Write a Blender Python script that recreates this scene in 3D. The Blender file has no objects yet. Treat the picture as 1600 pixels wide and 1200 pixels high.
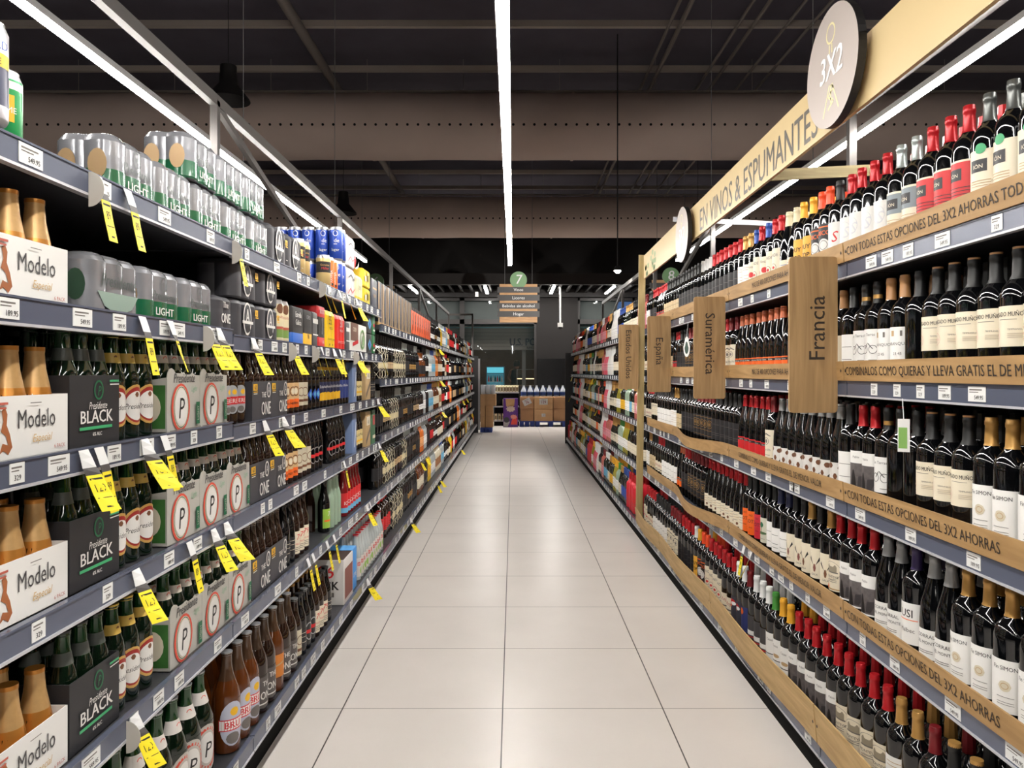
import bpy, math, random
from mathutils import Vector
S = bpy.context.scene
COL = S.collection
PI = math.pi
random.seed(7)
# ------------------------------------------------------------------ camera, world, exposure
H = 1.27
cam_d = bpy.data.cameras.new('camera')
cam_d.sensor_width = 36.0
cam_d.lens = 1153.0 / 1600.0 * 36.0
cam_d.shift_x = -2.0 / 1600.0
cam_d.shift_y = -18.0 / 1600.0
cam_d.clip_start = 0.05
cam_d.clip_end = 100
cam = bpy.data.objects.new('camera', cam_d)
COL.objects.link(cam)
cam.location = (0, 0, H)
cam.rotation_euler = (PI / 2, 0, 0)
S.camera = cam
S.view_settings.view_transform = 'Standard'
S.view_settings.look = 'None'
S.view_settings.gamma = 1.0
S.view_settings.use_curve_mapping = False
S.view_settings.exposure = 0.0
LED_POWER = 112.0
W = bpy.data.worlds.new('world')
S.world = W
W.use_nodes = True
W.node_tree.nodes['Background'].inputs[0].default_value = (0.9, 0.9, 1.0, 1)
W.node_tree.nodes['Background'].inputs[1].default_value = 0.02
S.cycles.max_bounces = 6
S.cycles.diffuse_bounces = 4
S.cycles.glossy_bounces = 3
S.cycles.transparent_max_bounces = 8
S.cycles.sample_clamp_indirect = 4.0

# ------------------------------------------------------------------ materials
def lin(c):
    out = []
    for v in c[:3]:
        v = v / 255.0
        out.append(v / 12.92 if v <= 0.04045 else ((v + 0.055) / 1.055) ** 2.4)
    return (*out, 1.0)
_M = {}
def mat(rgb, rough=0.5, metal=0.0, spec=0.5, coat=0.0, var=0.0, scale=20.0, emit=0.0, bump=0.0, alpha=1.0):
    key = (tuple(rgb), rough, metal, spec, coat, var, scale, emit, bump, alpha)
    if key in _M:
        return _M[key]
    m = bpy.data.materials.new('surface')
    m.use_nodes = True
    nt = m.node_tree
    b = nt.nodes['Principled BSDF']
    b.inputs['Base Color'].default_value = lin(rgb)
    b.inputs['Roughness'].default_value = rough
    b.inputs['Metallic'].default_value = metal
    b.inputs['Specular IOR Level'].default_value = spec
    b.inputs['Coat Weight'].default_value = coat
    b.inputs['Coat Roughness'].default_value = 0.05
    if alpha < 1:
        b.inputs['Alpha'].default_value = alpha
    if emit:
        b.inputs['Emission Color'].default_value = lin(rgb)
        b.inputs['Emission Strength'].default_value = emit
    if var or bump:
        tc = nt.nodes.new('ShaderNodeTexCoord')
        nz = nt.nodes.new('ShaderNodeTexNoise')
        nz.inputs['Scale'].default_value = scale
        nz.inputs['Detail'].default_value = 3
        nt.links.new(tc.outputs['Object'], nz.inputs['Vector'])
        if var:
            mr = nt.nodes.new('ShaderNodeMapRange')
            mr.inputs['To Min'].default_value = 1 - var
            mr.inputs['To Max'].default_value = 1 + var
            nt.links.new(nz.outputs['Fac'], mr.inputs['Value'])
            mx = nt.nodes.new('ShaderNodeVectorMath')
            mx.operation = 'SCALE'
            mx.inputs[0].default_value = lin(rgb)[:3]
            nt.links.new(mr.outputs[0], mx.inputs['Scale'])
            nt.links.new(mx.outputs[0], b.inputs['Base Color'])
        if bump:
            bp = nt.nodes.new('ShaderNodeBump')
            bp.inputs['Strength'].default_value = bump
            bp.inputs['Distance'].default_value = 0.02
            nt.links.new(nz.outputs['Fac'], bp.inputs['Height'])
            nt.links.new(bp.outputs[0], b.inputs['Normal'])
    _M[key] = m
    return m
_WD = {}
def wood(c1, c2, axis='Y', k=1.0, rough=0.55):
    key = (c1, c2, axis, k)
    if key in _WD:
        return _WD[key]
    m = bpy.data.materials.new('wood_grain')
    m.use_nodes = True
    nt = m.node_tree
    b = nt.nodes['Principled BSDF']
    tc = nt.nodes.new('ShaderNodeTexCoord')
    mp = nt.nodes.new('ShaderNodeMapping')
    sc = {'X': (1.4, 14, 14), 'Y': (14, 1.4, 14), 'Z': (14, 14, 1.4)}[axis]
    mp.inputs['Scale'].default_value = tuple(v * k for v in sc)
    nz = nt.nodes.new('ShaderNodeTexNoise')
    nz.inputs['Scale'].default_value = 1.6
    nz.inputs['Detail'].default_value = 6
    nz.inputs['Distortion'].default_value = 2.4
    cr = nt.nodes.new('ShaderNodeValToRGB')
    cr.color_ramp.elements[0].position = 0.35
    cr.color_ramp.elements[1].position = 0.68
    cr.color_ramp.elements[0].color = lin(c1)
    cr.color_ramp.elements[1].color = lin(c2)
    nt.links.new(tc.outputs['Object'], mp.inputs['Vector'])
    nt.links.new(mp.outputs[0], nz.inputs['Vector'])
    nt.links.new(nz.outputs['Fac'], cr.inputs['Fac'])
    nt.links.new(cr.outputs[0], b.inputs['Base Color'])
    b.inputs['Roughness'].default_value = rough
    _WD[key] = m
    return m

def lamp_mat(rgb, strength):
    m = bpy.data.materials.new('lamp')
    m.use_nodes = True
    nt = m.node_tree
    nt.nodes.clear()
    e = nt.nodes.new('ShaderNodeEmission')
    e.inputs[0].default_value = lin(rgb)
    e.inputs[1].default_value = strength
    o = nt.nodes.new('ShaderNodeOutputMaterial')
    nt.links.new(e.outputs[0], o.inputs[0])
    return m

# ------------------------------------------------------------------ mesh builder
class MB:
    def __init__(self):
        self.v = []; self.f = []; self.m = []; self.s = []; self.mats = []
    def mi(self, m):
        if m not in self.mats:
            self.mats.append(m)
        return self.mats.index(m)
    def add(self, vs, fs, m, smooth=False):
        o = len(self.v); i = self.mi(m)
        self.v.extend([tuple(p) for p in vs])
        for f in fs:
            self.f.append(tuple(o + k for k in f)); self.m.append(i); self.s.append(smooth)
        return self
    def box(self, x0, x1, y0, y1, z0, z1, m):
        vs = [(x0,y0,z0),(x1,y0,z0),(x1,y1,z0),(x0,y1,z0),(x0,y0,z1),(x1,y0,z1),(x1,y1,z1),(x0,y1,z1)]
        return self.add(vs, [(0,3,2,1),(4,5,6,7),(0,1,5,4),(1,2,6,5),(2,3,7,6),(3,0,4,7)], m)
    def bevbox(self, x0, x1, y0, y1, z0, z1, r, m, mtop=None):
        """box whose vertical edges and top rim are rounded/chamfered"""
        out = []
        for cx, cy, a0 in ((x1-r, y1-r, 0), (x0+r, y1-r, 90), (x0+r, y0+r, 180), (x1-r, y0+r, 270)):
            for k in range(4):
                a = math.radians(a0 + k * 30)
                out.append((cx, cy, math.cos(a), math.sin(a)))
        rings = [(z0, r), (z1 - r, r), (z1 - r*0.3, r*0.7), (z1, 0.0)]
        vs = []; n = len(out)
        for z, rr in rings:
            for cx, cy, c, s_ in out:
                vs.append((cx + c*rr, cy + s_*rr, z))
        fs = []
        for j in range(len(rings)-1):
            for k in range(n):
                fs.append((j*n+k, j*n+(k+1) % n, (j+1)*n+(k+1) % n, (j+1)*n+k))
        self.add(vs, fs, m, True)
        t = vs[-n:]
        self.add(t, [tuple(range(n))], mtop or m)
        self.add(vs[:n], [tuple(range(n-1, -1, -1))], m)
        return self
    def lathe(self, prof, m, seg=20, cx=0, cy=0, cz=0, a0=0.0, a1=2*PI, cap=True, sx=1.0):
        """prof: list of (r, z) or (r, z, material for the band above)"""
        full = abs(a1 - a0 - 2*PI) < 1e-6
        n = seg if full else seg + 1
        vs = []
        for p in prof:
            for k in range(n):
                a = a0 + (a1 - a0) * k / seg
                vs.append((cx + p[0]*math.cos(a)*sx, cy + p[0]*math.sin(a), cz + p[1]))
        o = len(self.v)
        self.v.extend(vs)
        for j in range(len(prof)-1):
            mm = self.mi(prof[j][2] if len(prof[j]) > 2 else m)
            for k in range(seg):
                k2 = (k+1) % n
                self.f.append((o+j*n+k, o+j*n+k2, o+(j+1)*n+k2, o+(j+1)*n+k)); self.m.append(mm); self.s.append(True)
        if cap and full:
            self.f.append(tuple(o+k for k in range(n-1, -1, -1))); self.m.append(self.mi(m)); self.s.append(False)
            j = len(prof)-1
            self.f.append(tuple(o+j*n+k for k in range(n))); self.m.append(self.mi(prof[-2][2] if len(prof[-2]) > 2 else m)); self.s.append(False)
        return self
    def tube(self, p, q, r, m, seg=8):
        p = Vector(p); q = Vector(q); d = (q-p).normalized()
        u = d.orthogonal().normalized(); w = d.cross(u)
        vs = []
        for c in (p, q):
            for k in range(seg):
                a = 2*PI*k/seg
                vs.append(c + u*(r*math.cos(a)) + w*(r*math.sin(a)))
        fs = [(k, (k+1) % seg, seg+(k+1) % seg, seg+k) for k in range(seg)]
        self.add(vs, fs, m, True)
        self.add(vs, [tuple(range(seg-1, -1, -1)), tuple(range(seg, 2*seg))], m)
        return self
    def bar(self, p, q, w, h, m):
        """square bar between two points, w sideways, h roughly up"""
        p = Vector(p); q = Vector(q); d = (q-p).normalized()
        up = Vector((0, 0, 1)) if abs(d.z) < 0.9 else Vector((0, 1, 0))
        s_ = d.cross(up).normalized(); u = s_.cross(d)
        vs = []
        for c in (p, q):
            for a, b in ((-1,-1), (1,-1), (1,1), (-1,1)):
                vs.append(c + s_*(a*w/2) + u*(b*h/2))
        return self.add(vs, [(0,1,5,4),(1,2,6,5),(2,3,7,6),(3,0,4,7),(0,3,2,1),(4,5,6,7)], m)
    def mesh(self, name):
        me = bpy.data.meshes.new(name)
        me.from_pydata(self.v, [], self.f)
        for m in self.mats:
            me.materials.append(m)
        me.polygons.foreach_set('material_index', self.m)
        me.polygons.foreach_set('use_smooth', self.s)
        me.update()
        if any(self.s):
            me.set_sharp_from_angle(angle=0.7)
        return me

def ob(name, data, parent=None, loc=(0, 0, 0), rz=0.0):
    o = bpy.data.objects.new(name, data)
    COL.objects.link(o)
    o.location = loc
    if rz:
        o.rotation_euler = (0, 0, rz)
    if parent:
        o.parent = parent
    return o
def tag(o, label, cat, group=None):
    o['label'] = label; o['category'] = cat
    if group:
        o['group'] = group
    return o
def struct(name, mb):
    o = ob(name, mb.mesh(name)); o['kind'] = 'structure'
    return o

# ------------------------------------------------------------------ writing
_T = {}
def text_geo(s, bold=0.0):
    """triangulated letters, height unit 1, centred on x, baseline 0"""
    key = (s, bold)
    if key in _T:
        return _T[key]
    cu = bpy.data.curves.new('t', 'FONT')
    cu.body = s; cu.size = 1.0; cu.align_x = 'CENTER'; cu.resolution_u = 2; cu.offset = 0.0
    o = bpy.data.objects.new('t', cu)
    COL.objects.link(o)
    dg = bpy.context.evaluated_depsgraph_get()
    me = bpy.data.meshes.new_from_object(o.evaluated_get(dg))
    vs = [(v.co.x, v.co.y, 0.0) for v in me.vertices]
    fs = [tuple(p.vertices) for p in me.polygons if p.normal.z > -0.5]
    if bold:
        n = len(vs); b = bold*0.9
        vs = [(x - b, y, 0.0) for x, y, l in vs] + [(x + b, y + b*0.3, 0.00025) for x, y, l in vs]
        fs = fs + [tuple(k + n for k in f) for f in fs]
    bpy.data.objects.remove(o); bpy.data.curves.remove(cu); bpy.data.meshes.remove(me)
    _T[key] = (vs, fs)
    return _T[key]
def put_text(mb, s, o, r, u, size, m, bold=0.0, sx=1.0, shear=0.0):
    """flat writing: origin o (centre, baseline), right r, up u"""
    vs, fs = text_geo(s, bold)
    o = Vector(o); r = Vector(r); u = Vector(u)
    n = r.cross(u)
    mb.add([o + r*((x*sx + y*shear)*size) + u*(y*size) + n*l for x, y, l in vs], fs, m)

class Surf:
    """print carrier: cylinder of radius R about z (R given) or the plane x = X0; u runs along +y, facing +x"""
    def __init__(self, mb, R=None, X0=0.0, eps=0.0005):
        self.mb = mb; self.R = R; self.X0 = X0; self.e = eps; self.lv = 1
    def p(self, u, z, l=0.0):
        if self.R:
            rr = self.R + self.e*self.lv + l*0.3
            a = u / self.R
            return (rr*math.cos(a), rr*math.sin(a), z)
        return (self.X0 + self.e*self.lv + l*0.8, u, z)
    def rect(self, u0, u1, z0, z1, m):
        n = max(1, int(abs(u1-u0)/0.008)) if self.R else 1
        vs = []
        for k in range(n+1):
            u = u0 + (u1-u0)*k/n
            vs += [self.p(u, z0), self.p(u, z1)]
        self.mb.add(vs, [(2*k, 2*k+2, 2*k+3, 2*k+1) for k in range(n)], m, bool(self.R))
    def poly(self, pts, m):
        if not self.R:
            self.mb.add([self.p(u, z) for u, z in pts], [tuple(range(len(pts)))], m)
            return
        u0, u1 = min(p[0] for p in pts), max(p[0] for p in pts)
        n = max(4, int((u1 - u0)/0.0035)); vs = []
        for k in range(n+1):                      # vertical slices, so the print follows the curve
            u = u0 + (u1-u0)*min(0.9995, max(0.0005, k/n)); zs = []
            for a, b in zip(pts, pts[1:] + pts[:1]):
                if (a[0] - u)*(b[0] - u) <= 0 and a[0] != b[0]:
                    zs.append(a[1] + (b[1]-a[1])*(u-a[0])/(b[0]-a[0]))
            if not zs:
                zs = [vs[-1][2]] if vs else [pts[0][1]]
            vs += [self.p(u, min(zs)), self.p(u, max(zs))]
        self.mb.add(vs, [(2*k, 2*k+2, 2*k+3, 2*k+1) for k in range(n)], m, True)
    def disc(self, u, z, ru, rz, m, n=20):
        self.poly([(u + ru*math.cos(2*PI*k/n), z + rz*math.sin(2*PI*k/n)) for k in range(n)], m)
    def ring(self, u, z, ru, rz, w, m, n=24):
        vs = []
        for k in range(n):
            c, s_ = math.cos(2*PI*k/n), math.sin(2*PI*k/n)
            vs += [self.p(u + ru*c, z + rz*s_), self.p(u + (ru-w)*c, z + (rz-w)*s_)]
        self.mb.add(vs, [(2*k, (2*k+2) % (2*n), (2*k+3) % (2*n), 2*k+1) for k in range(n)], m)
    def text(self, s, u, z, size, m, bold=0.0, sx=1.0, vert=False, shear=0.0):
        vs, fs = text_geo(s, bold)
        if vert:
            pts = [self.p(u - y*size, z + x*sx*size, l) for x, y, l in vs]
        else:
            flat = [(u + (x*sx + y*shear)*size, z + y*size, l) for x, y, l in vs]
            if self.R:                            # cut long triangles so the letters follow the curve
                out = []; todo = []
                for f in fs:
                    for q in range(1, len(f)-1):
                        todo.append([flat[f[0]], flat[f[q]], flat[f[q+1]]])
                while todo:
                    t = todo.pop()
                    e = max(range(3), key=lambda q: abs(t[q][0] - t[(q+1) % 3][0]))
                    a, b, c = t[e], t[(e+1) % 3], t[(e+2) % 3]
                    if abs(a[0] - b[0]) > 0.006:
                        mdl = tuple((a[q]+b[q])/2 for q in range(3))
                        todo += [[a, mdl, c], [mdl, b, c]]
                    else:
                        out += [a, b, c]
                flat = out; fs = [(q, q+1, q+2) for q in range(0, len(out), 3)]
            pts = [self.p(*q) for q in flat]
        self.mb.add(pts, fs, m)
    def draw(self, items):
        for it in items:
            self.lv += 1
            getattr(self, it[0])(*it[1:])

# ------------------------------------------------------------------ palette
INK = mat((28, 24, 24), 0.6)
GREYINK = mat((110, 104, 100), 0.6)
WHITE = mat((226, 223, 218), 0.45)
CREAM = mat((233, 222, 198), 0.5)
PAPER = mat((242, 240, 236), 0.5)
TAN = mat((190, 160, 120), 0.5)
REDP = mat((205, 40, 44), 0.45)
ORANGE = mat((238, 104, 34), 0.45)
YEL = mat((236, 182, 40), 0.45)
GOLD = mat((190, 148, 82), 0.35, 0.35)
GREENP = mat((22, 96, 62), 0.45)
MINT = mat((60, 160, 105), 0.45)
BLUEP = mat((34, 74, 168), 0.4)
BROWNP = mat((112, 72, 48), 0.5)
PINK = mat((228, 150, 160), 0.45)
SKY = mat((110, 180, 215), 0.45)
DARKP = mat((36, 35, 38), 0.45)
BLACKM = mat((14, 14, 16), 0.5)
SILVER = mat((196, 196, 200), 0.28, 0.75)
STEEL = mat((150, 150, 152), 0.35, 0.6)
GLASS_BLK = mat((7, 8, 10), 0.06, 0, 0.6, 0.3)
GLASS_GRN = mat((22, 52, 26), 0.07, 0, 0.6, 0.3)
GLASS_DGRN = mat((9, 22, 12), 0.07, 0, 0.6, 0.3)
GLASS_BRN = mat((34, 19, 11), 0.07, 0, 0.6, 0.3)
GLASS_AMB = mat((84, 42, 14), 0.07, 0, 0.6, 0.3)
GLASS_PALE = mat((150, 172, 150), 0.08, 0, 0.6, 0.3)
GLASS_CLR = mat((176, 182, 182), 0.08, 0, 0.6, 0.3)
GLASS_YEL = mat((150, 140, 50), 0.08, 0, 0.6, 0.3)
GLASS_ROSE = mat((196, 110, 100), 0.08, 0, 0.6, 0.3)
GLASS_RED = mat((110, 14, 18), 0.08, 0, 0.6, 0.3)
CARD = mat((200, 158, 114), 0.75, 0, 0.3, 0, 0.10, 12)
CARD2 = mat((178, 136, 98), 0.75, 0, 0.3, 0, 0.12, 10)

# ------------------------------------------------------------------ the room
YB = 19.0          # back wall
ZC = 5.6           # deck
def floor_mat():
    m = bpy.data.materials.new('floor_tiles')
    m.use_nodes = True
    nt = m.node_tree; N = nt.nodes; L = nt.links
    b = N['Principled BSDF']
    tc = N.new('ShaderNodeTexCoord'); sp = N.new('ShaderNodeSeparateXYZ')
    L.new(tc.outputs['Object'], sp.inputs[0])
    masks = []
    for ax, off in (('X', 0.04 + 0.605*40), ('Y', -0.369 + 0.605*40)):
        a = N.new('ShaderNodeMath'); a.operation = 'ADD'; a.inputs[1].default_value = off
        L.new(sp.outputs[ax], a.inputs[0])
        p = N.new('ShaderNodeMath'); p.operation = 'PINGPONG'; p.inputs[1].default_value = 0.3025
        L.new(a.outputs[0], p.inputs[0])
        t = N.new('ShaderNodeMath'); t.operation = 'LESS_THAN'; t.inputs[1].default_value = 0.0024 if ax == 'X' else 0.0018
        L.new(p.outputs[0], t.inputs[0]); masks.append(t)
    mx = N.new('ShaderNodeMath'); mx.operation = 'MAXIMUM'
    L.new(masks[0].outputs[0], mx.inputs[0]); L.new(masks[1].outputs[0], mx.inputs[1])
    nz = N.new('ShaderNodeTexNoise'); nz.inputs['Scale'].default_value = 2.2; nz.inputs['Detail'].default_value = 5
    L.new(tc.outputs['Object'], nz.inputs['Vector'])
    cr = N.new('ShaderNodeValToRGB')
    cr.color_ramp.elements[0].position = 0.3; cr.color_ramp.elements[1].position = 0.7
    cr.color_ramp.elements[0].color = lin((216, 209, 203)); cr.color_ramp.elements[1].color = lin((224, 217, 211))
    L.new(nz.outputs['Fac'], cr.inputs[0])
    mc = N.new('ShaderNodeMix'); mc.data_type = 'RGBA'
    L.new(mx.outputs[0], mc.inputs[0]); L.new(cr.outputs[0], mc.inputs[6])
    mc.inputs[7].default_value = lin((70, 64, 60))
    L.new(mc.outputs[2], b.inputs['Base Color'])
    b.inputs['Roughness'].default_value = 0.3
    b.inputs['Specular IOR Level'].default_value = 0.4
    return m
struct('floor', MB().box(-11, 11, -6, 26, -0.1, 0.0, floor_mat()))
DECK = mat((98, 94, 104), 0.85, 0, 0.2, 0, 0.15, 3)
WALLD = mat((62, 54, 50), 0.8, 0, 0.3, 0, 0.08, 3)
cl = struct('ceiling', MB().box(-11, 11, -6, 26, ZC, ZC + 0.1, DECK))
JOIST = mat((176, 166, 156), 0.6, 0, 0.3)
k = 0
y = 1.0
while y < YB:
    mb = MB().box(-11, 11, y - 0.028, y + 0.028, 5.30, 5.375, JOIST)
    ob('joist', mb.mesh('joist'), cl)
    y += 1.27
struct('wall_left', MB().box(-11.1, -11, -6, 26, 0, ZC, WALLD))
struct('wall_right', MB().box(11, 11.1, -6, 26, 0, ZC, WALLD))
struct('wall_front', MB().box(-11, 11, -6.1, -6, 0, ZC, WALLD))

# back wall with the glazed front of the room behind it
WB = MB()
BW = mat((23, 20, 19), 0.75, 0, 0.3, 0, 0.1, 2)
for x0, x1, z0, z1 in ((-11, 11, 3.2, ZC), (-11, -3.3, 0, 3.2), (0.6, 1.66, 0, 3.2), (4.6, 11, 0, 3.2),
                       (-3.3, 0.6, 0, 0.10), (1.66, 4.6, 0, 0.10)):
    WB.box(x0, x1, YB, YB + 0.15, z0, z1, BW)
struct('wall_back', WB)
PANE = bpy.data.materials.new('window_glass')
PANE.use_nodes = True
_nt = PANE.node_tree
_b = _nt.nodes['Principled BSDF']
_b.inputs['Base Color'].default_value = (0.02, 0.03, 0.03, 1)
_b.inputs['Roughness'].default_value = 0.02
_b.inputs['Alpha'].default_value = 0.22
FRAME = mat((34, 31, 30), 0.5)
for n, (x0, x1, mull) in enumerate(((-3.3, -1.32, []), (-1.32, 0.6, []), (1.66, 4.6, [3.1]))):
    mb = MB()
    for a, b in ((x0, x0 + 0.06), (x1 - 0.06, x1)):
        mb.box(a, b, YB + 0.02, YB + 0.12, 0.1, 3.2, FRAME)
    for a in mull:
        mb.box(a - 0.03, a + 0.03, YB + 0.02, YB + 0.12, 0.1, 3.2, FRAME)
    for a, b in ((0.1, 0.18), (2.52, 2.64), (3.12, 3.2)):
        mb.box(x0, x1, YB + 0.02, YB + 0.12, a, b, FRAME)
    w = struct('window_%d' % (n + 1), mb)
    g = MB().box(x0 + 0.06, x1 - 0.06, YB + 0.065, YB + 0.075, 0.18, 3.12, PANE)
    ob('pane', g.mesh('pane'), w)
mb = MB().box(0.62, 1.62, YB - 0.06, YB - 0.005, 0.0, 1.62, mat((10, 10, 11), 0.25))
tag(ob('black_panel', mb.mesh('black_panel')), 'glossy black panel on the dark back wall behind the white jugs', 'panel')
# slatted canopy under the back wall's header
cn = MB().box(-11, 11, 16.75, 16.9, 3.27, 3.52, mat((38, 34, 33), 0.7))
cn.box(-11, 11, 18.85, 18.998, 3.2, 3.4, mat((30, 27, 27), 0.7))
o = ob('slatted_canopy', cn.mesh('slatted_canopy'))
tag(o, 'dark slatted canopy running along the top of the back wall', 'canopy')
SLAT = mat((40, 38, 37), 0.7, 0, 0.2)
for k in range(48):
    x = -5.6 + k * 0.24
    mb = MB().box(x - 0.02, x + 0.02, 16.9, 18.85, 3.30, 3.38, SLAT)
    ob('slat', mb.mesh('slat'), o)

# the shop behind the glass
IN = MB()
GREYW = mat((96, 100, 98), 0.7)
struct('wall_shop', MB().box(-6, 6, 24.0, 24.1, 0, ZC, mat((84, 66, 52), 0.7, 0, 0.3, 0, 0.35, 2.5)))
struct('ceiling_shop', MB().box(-6, 6, YB + 0.6, 24.0, 2.5, 2.6, mat((150, 146, 138), 0.6)).box(-6, 6, YB + 0.6, YB + 0.7, 2.5, ZC, GREYW))
def strip_lamp(x, y0, y1, z, power, label, w=0.036, hang=None, col=(255, 251, 245), group=None):
    m = lamp_mat(col, power)
    root = ob('strip_light', None, None, (x, (y0+y1)/2, z))
    tag(root, label, 'light', group)
    L = (y1-y0)/2
    hb = MB().box(-w/2-0.004, w/2+0.004, -L, L, 0.007, 0.032, mat((190, 190, 190), 0.4, 0.4))
    ob('housing', hb.mesh('housing'), root)
    db = MB().box(-w/2, w/2, -L, L, -0.007, 0.007, m)
    ob('diffuser', db.mesh('diffuser'), root)
    if hang:
        for yy in hang:
            wb = MB().tube((0, yy-(y0+y1)/2, 0.03), (0, yy-(y0+y1)/2, ZC-z), 0.0022, mat((120, 120, 120), 0.5), 5)
            ob('hanger_wire', wb.mesh('hanger_wire'), root)
    return root
strip_lamp(-0.034, -4.0, 7.75, 2.40, LED_POWER, 'long white strip light hanging over the middle of the aisle', hang=[-2, 1.2, 2.6, 4.4, 6.4])
strip_lamp(-1.50, -4.0, 7.5, 2.395, LED_POWER*0.85, 'long white strip light above the left beer rack', w=0.024, hang=[-2, 1.7, 4.1, 6.2])
strip_lamp(1.665, -4.0, 7.5, 2.41, LED_POWER*0.85, 'long white strip light above the right wine rack', w=0.024, hang=[-2, 1.7, 4.1, 6.2])
FARP = LED_POWER*0.8
for x, lb in ((-2.38, 'strip light under the back canopy, leftmost of four'), (-0.65, 'strip light under the back canopy left of the aisle 7 sign'),
              (0.94, 'strip light under the back canopy right of the aisle 7 sign'), (2.32, 'strip light under the back canopy, rightmost of four')):
    strip_lamp(x, 16.95, 18.5, 3.245, LED_POWER*1.8, lb, w=0.06)
o = tag(ob('spotlight', MB().lathe([(0.028, 0.05), (0.05, 0.0), (0.05, -0.01)], mat((40, 40, 40)), 14).mesh('spotlight'), None, (1.335, 9.45, 2.585)), 'small bright spotlight glowing over the far right racks', 'light')
ob('bulb', MB().lathe([(0.012, -0.045), (0.036, -0.03), (0.045, -0.012), (0.045, -0.009)], lamp_mat((255, 250, 235), 60), 14).mesh('bulb'), o)
ob('stem', MB().tube((0, 0, 0.05), (0, 0, ZC-2.585), 0.008, mat((40, 40, 40)), 6).mesh('stem'), o)
sd = bpy.data.lights.new('beam', 'SPOT'); sd.energy = 700; sd.spot_size = 0.5; sd.spot_blend = 0.6; sd.shadow_soft_size = 0.04; sd.color = (1, 0.95, 0.88)
so = ob('beam', sd, o, (-0.02, 0.02, -0.06))
floor_fill_sd = bpy.data.lights.new('beam', 'SPOT'); floor_fill_sd.energy = 300; floor_fill_sd.spot_size = 2.5; floor_fill_sd.spot_blend = 1.0; floor_fill_sd.shadow_soft_size = 0.05; floor_fill_sd.color = (1, 0.96, 0.9)  # extra wide beam added to the spotlight to brighten the dark far floor
floor_fill = ob('beam', floor_fill_sd, o, (-0.02, 0.03, -0.06))
floor_fill.rotation_euler = Vector((-1.335, 0.8, -2.6)).to_track_quat('-Z', 'Y').to_euler()
sign_fill_sd = bpy.data.lights.new('beam', 'SPOT'); sign_fill_sd.energy = 330; sign_fill_sd.spot_size = 0.42; sign_fill_sd.spot_blend = 0.6; sign_fill_sd.shadow_soft_size = 0.04; sign_fill_sd.color = (1, 0.95, 0.88)  # another added beam, brightens the dark aisle sign behind the right rack
sign_fill = ob('beam', sign_fill_sd, o, (0.02, 0.02, -0.06))
sign_fill.rotation_euler = Vector((2.88 - 1.335, 13.5 - 9.45, 0.25)).to_track_quat('-Z', 'Y').to_euler()
so.rotation_euler = Vector((0.095 - 1.335, 13.5 - 9.45, -0.03)).to_track_quat('-Z', 'Y').to_euler()
# shop lamps
for i, (x, y) in enumerate(((-1.9, 21.5), (-0.55, 22.5), (0.25, 21.2), (3.2, 21.5))):
    mb = MB().lathe([(0.10, -0.012), (0.10, 0.0), (0.08, 0.002)], lamp_mat((255, 214, 160), 60), 16)
    tag(ob('downlight', mb.mesh('downlight'), None, (x, y, 2.497)), 'round ceiling downlight in the shop, %s from the left' % ('first', 'second', 'third', 'fourth')[i], 'light')
# grey lit band above the transom, blue-lit sign wall behind right window
struct('trim_2', MB().box(-3.2, 0.55, YB + 0.16, YB + 0.2, 2.62, 3.18, GREYW).box(1.7, 4.5, YB + 0.16, YB + 0.2, 2.62, 3.18, GREYW))
# drinks fridge
fr = ob('drinks_fridge', None, None, (-0.52, 21.4, 0.0)); tag(fr, 'bright cyan lit drinks fridge behind the glass front', 'fridge')
mb = MB().box(-0.27, 0.27, 0.0, 0.5, 0, 1.45, mat((70, 120, 140), 0.4)); ob('cabinet', mb.mesh('cabinet'), fr)
mb = MB().box(-0.24, 0.24, -0.012, 0.0, 1.26, 1.42, lamp_mat((110, 215, 235), 1.3)); ob('lit_header', mb.mesh('lit_header'), fr)
mb = MB().box(-0.24, 0.24, -0.01, 0.0, 0.2, 1.24, lamp_mat((90, 170, 190), 0.55)); ob('lit_interior', mb.mesh('lit_interior'), fr)
for k in range(3):
    mb = MB().box(-0.23, 0.23, -0.06, -0.012, 0.55 + k*0.22, 0.565 + k*0.22, mat((190, 220, 225), 0.4)); ob('shelf', mb.mesh('shelf'), fr)
for k in range(7):
    b = MB().lathe([(0.022, 0), (0.022, 0.10), (0.01, 0.13), (0.01, 0.17)], (REDP, GLASS_BRN, WHITE, GLASS_GRN)[k % 4], 8)
    tag(ob('soda_bottle', b.mesh('soda_bottle'), None, (-0.52 - 0.19 + k*0.063, 21.365, 1.006)), 'soda bottle on the top fridge shelf, %s from left' % ('first', 'second', 'third', 'fourth', 'fifth', 'sixth', 'seventh')[k], 'bottle', 'soda bottles in the fridge')
# counter with warm display
ct = ob('display_counter', None, None, (0.32, 21.0, 0)); tag(ct, 'shop counter with warm lit glass display behind the window', 'counter')
mb = MB().box(-0.25, 0.5, 0, 0.5, 0, 0.9, mat((70, 50, 40), 0.6)); ob('base', mb.mesh('base'), ct)
mb = MB().box(-0.22, 0.47, 0.0, 0.45, 1.08, 1.10, lamp_mat((255, 220, 170), 3)); ob('lit_edge', mb.mesh('lit_edge'), ct)
mb = MB()
for a in (-0.21, 0.46):
    mb.box(a - 0.01, a + 0.01, 0, 0.45, 0.9, 1.35, STEEL)
mb.box(-0.22, 0.47, 0, 0.45, 1.35, 1.365, STEEL); ob('frame', mb.mesh('frame'), ct)
mb = MB().box(0.24, 0.34, 20.1, 20.2, 0, 2.5, mat((128, 124, 120), 0.6))
struct('trim_1', mb)
mb = MB().box(2.7, 3.6, 19.12, 19.155, 2.66, 3.1, lamp_mat((110, 155, 225), 0.55)); 
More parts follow.
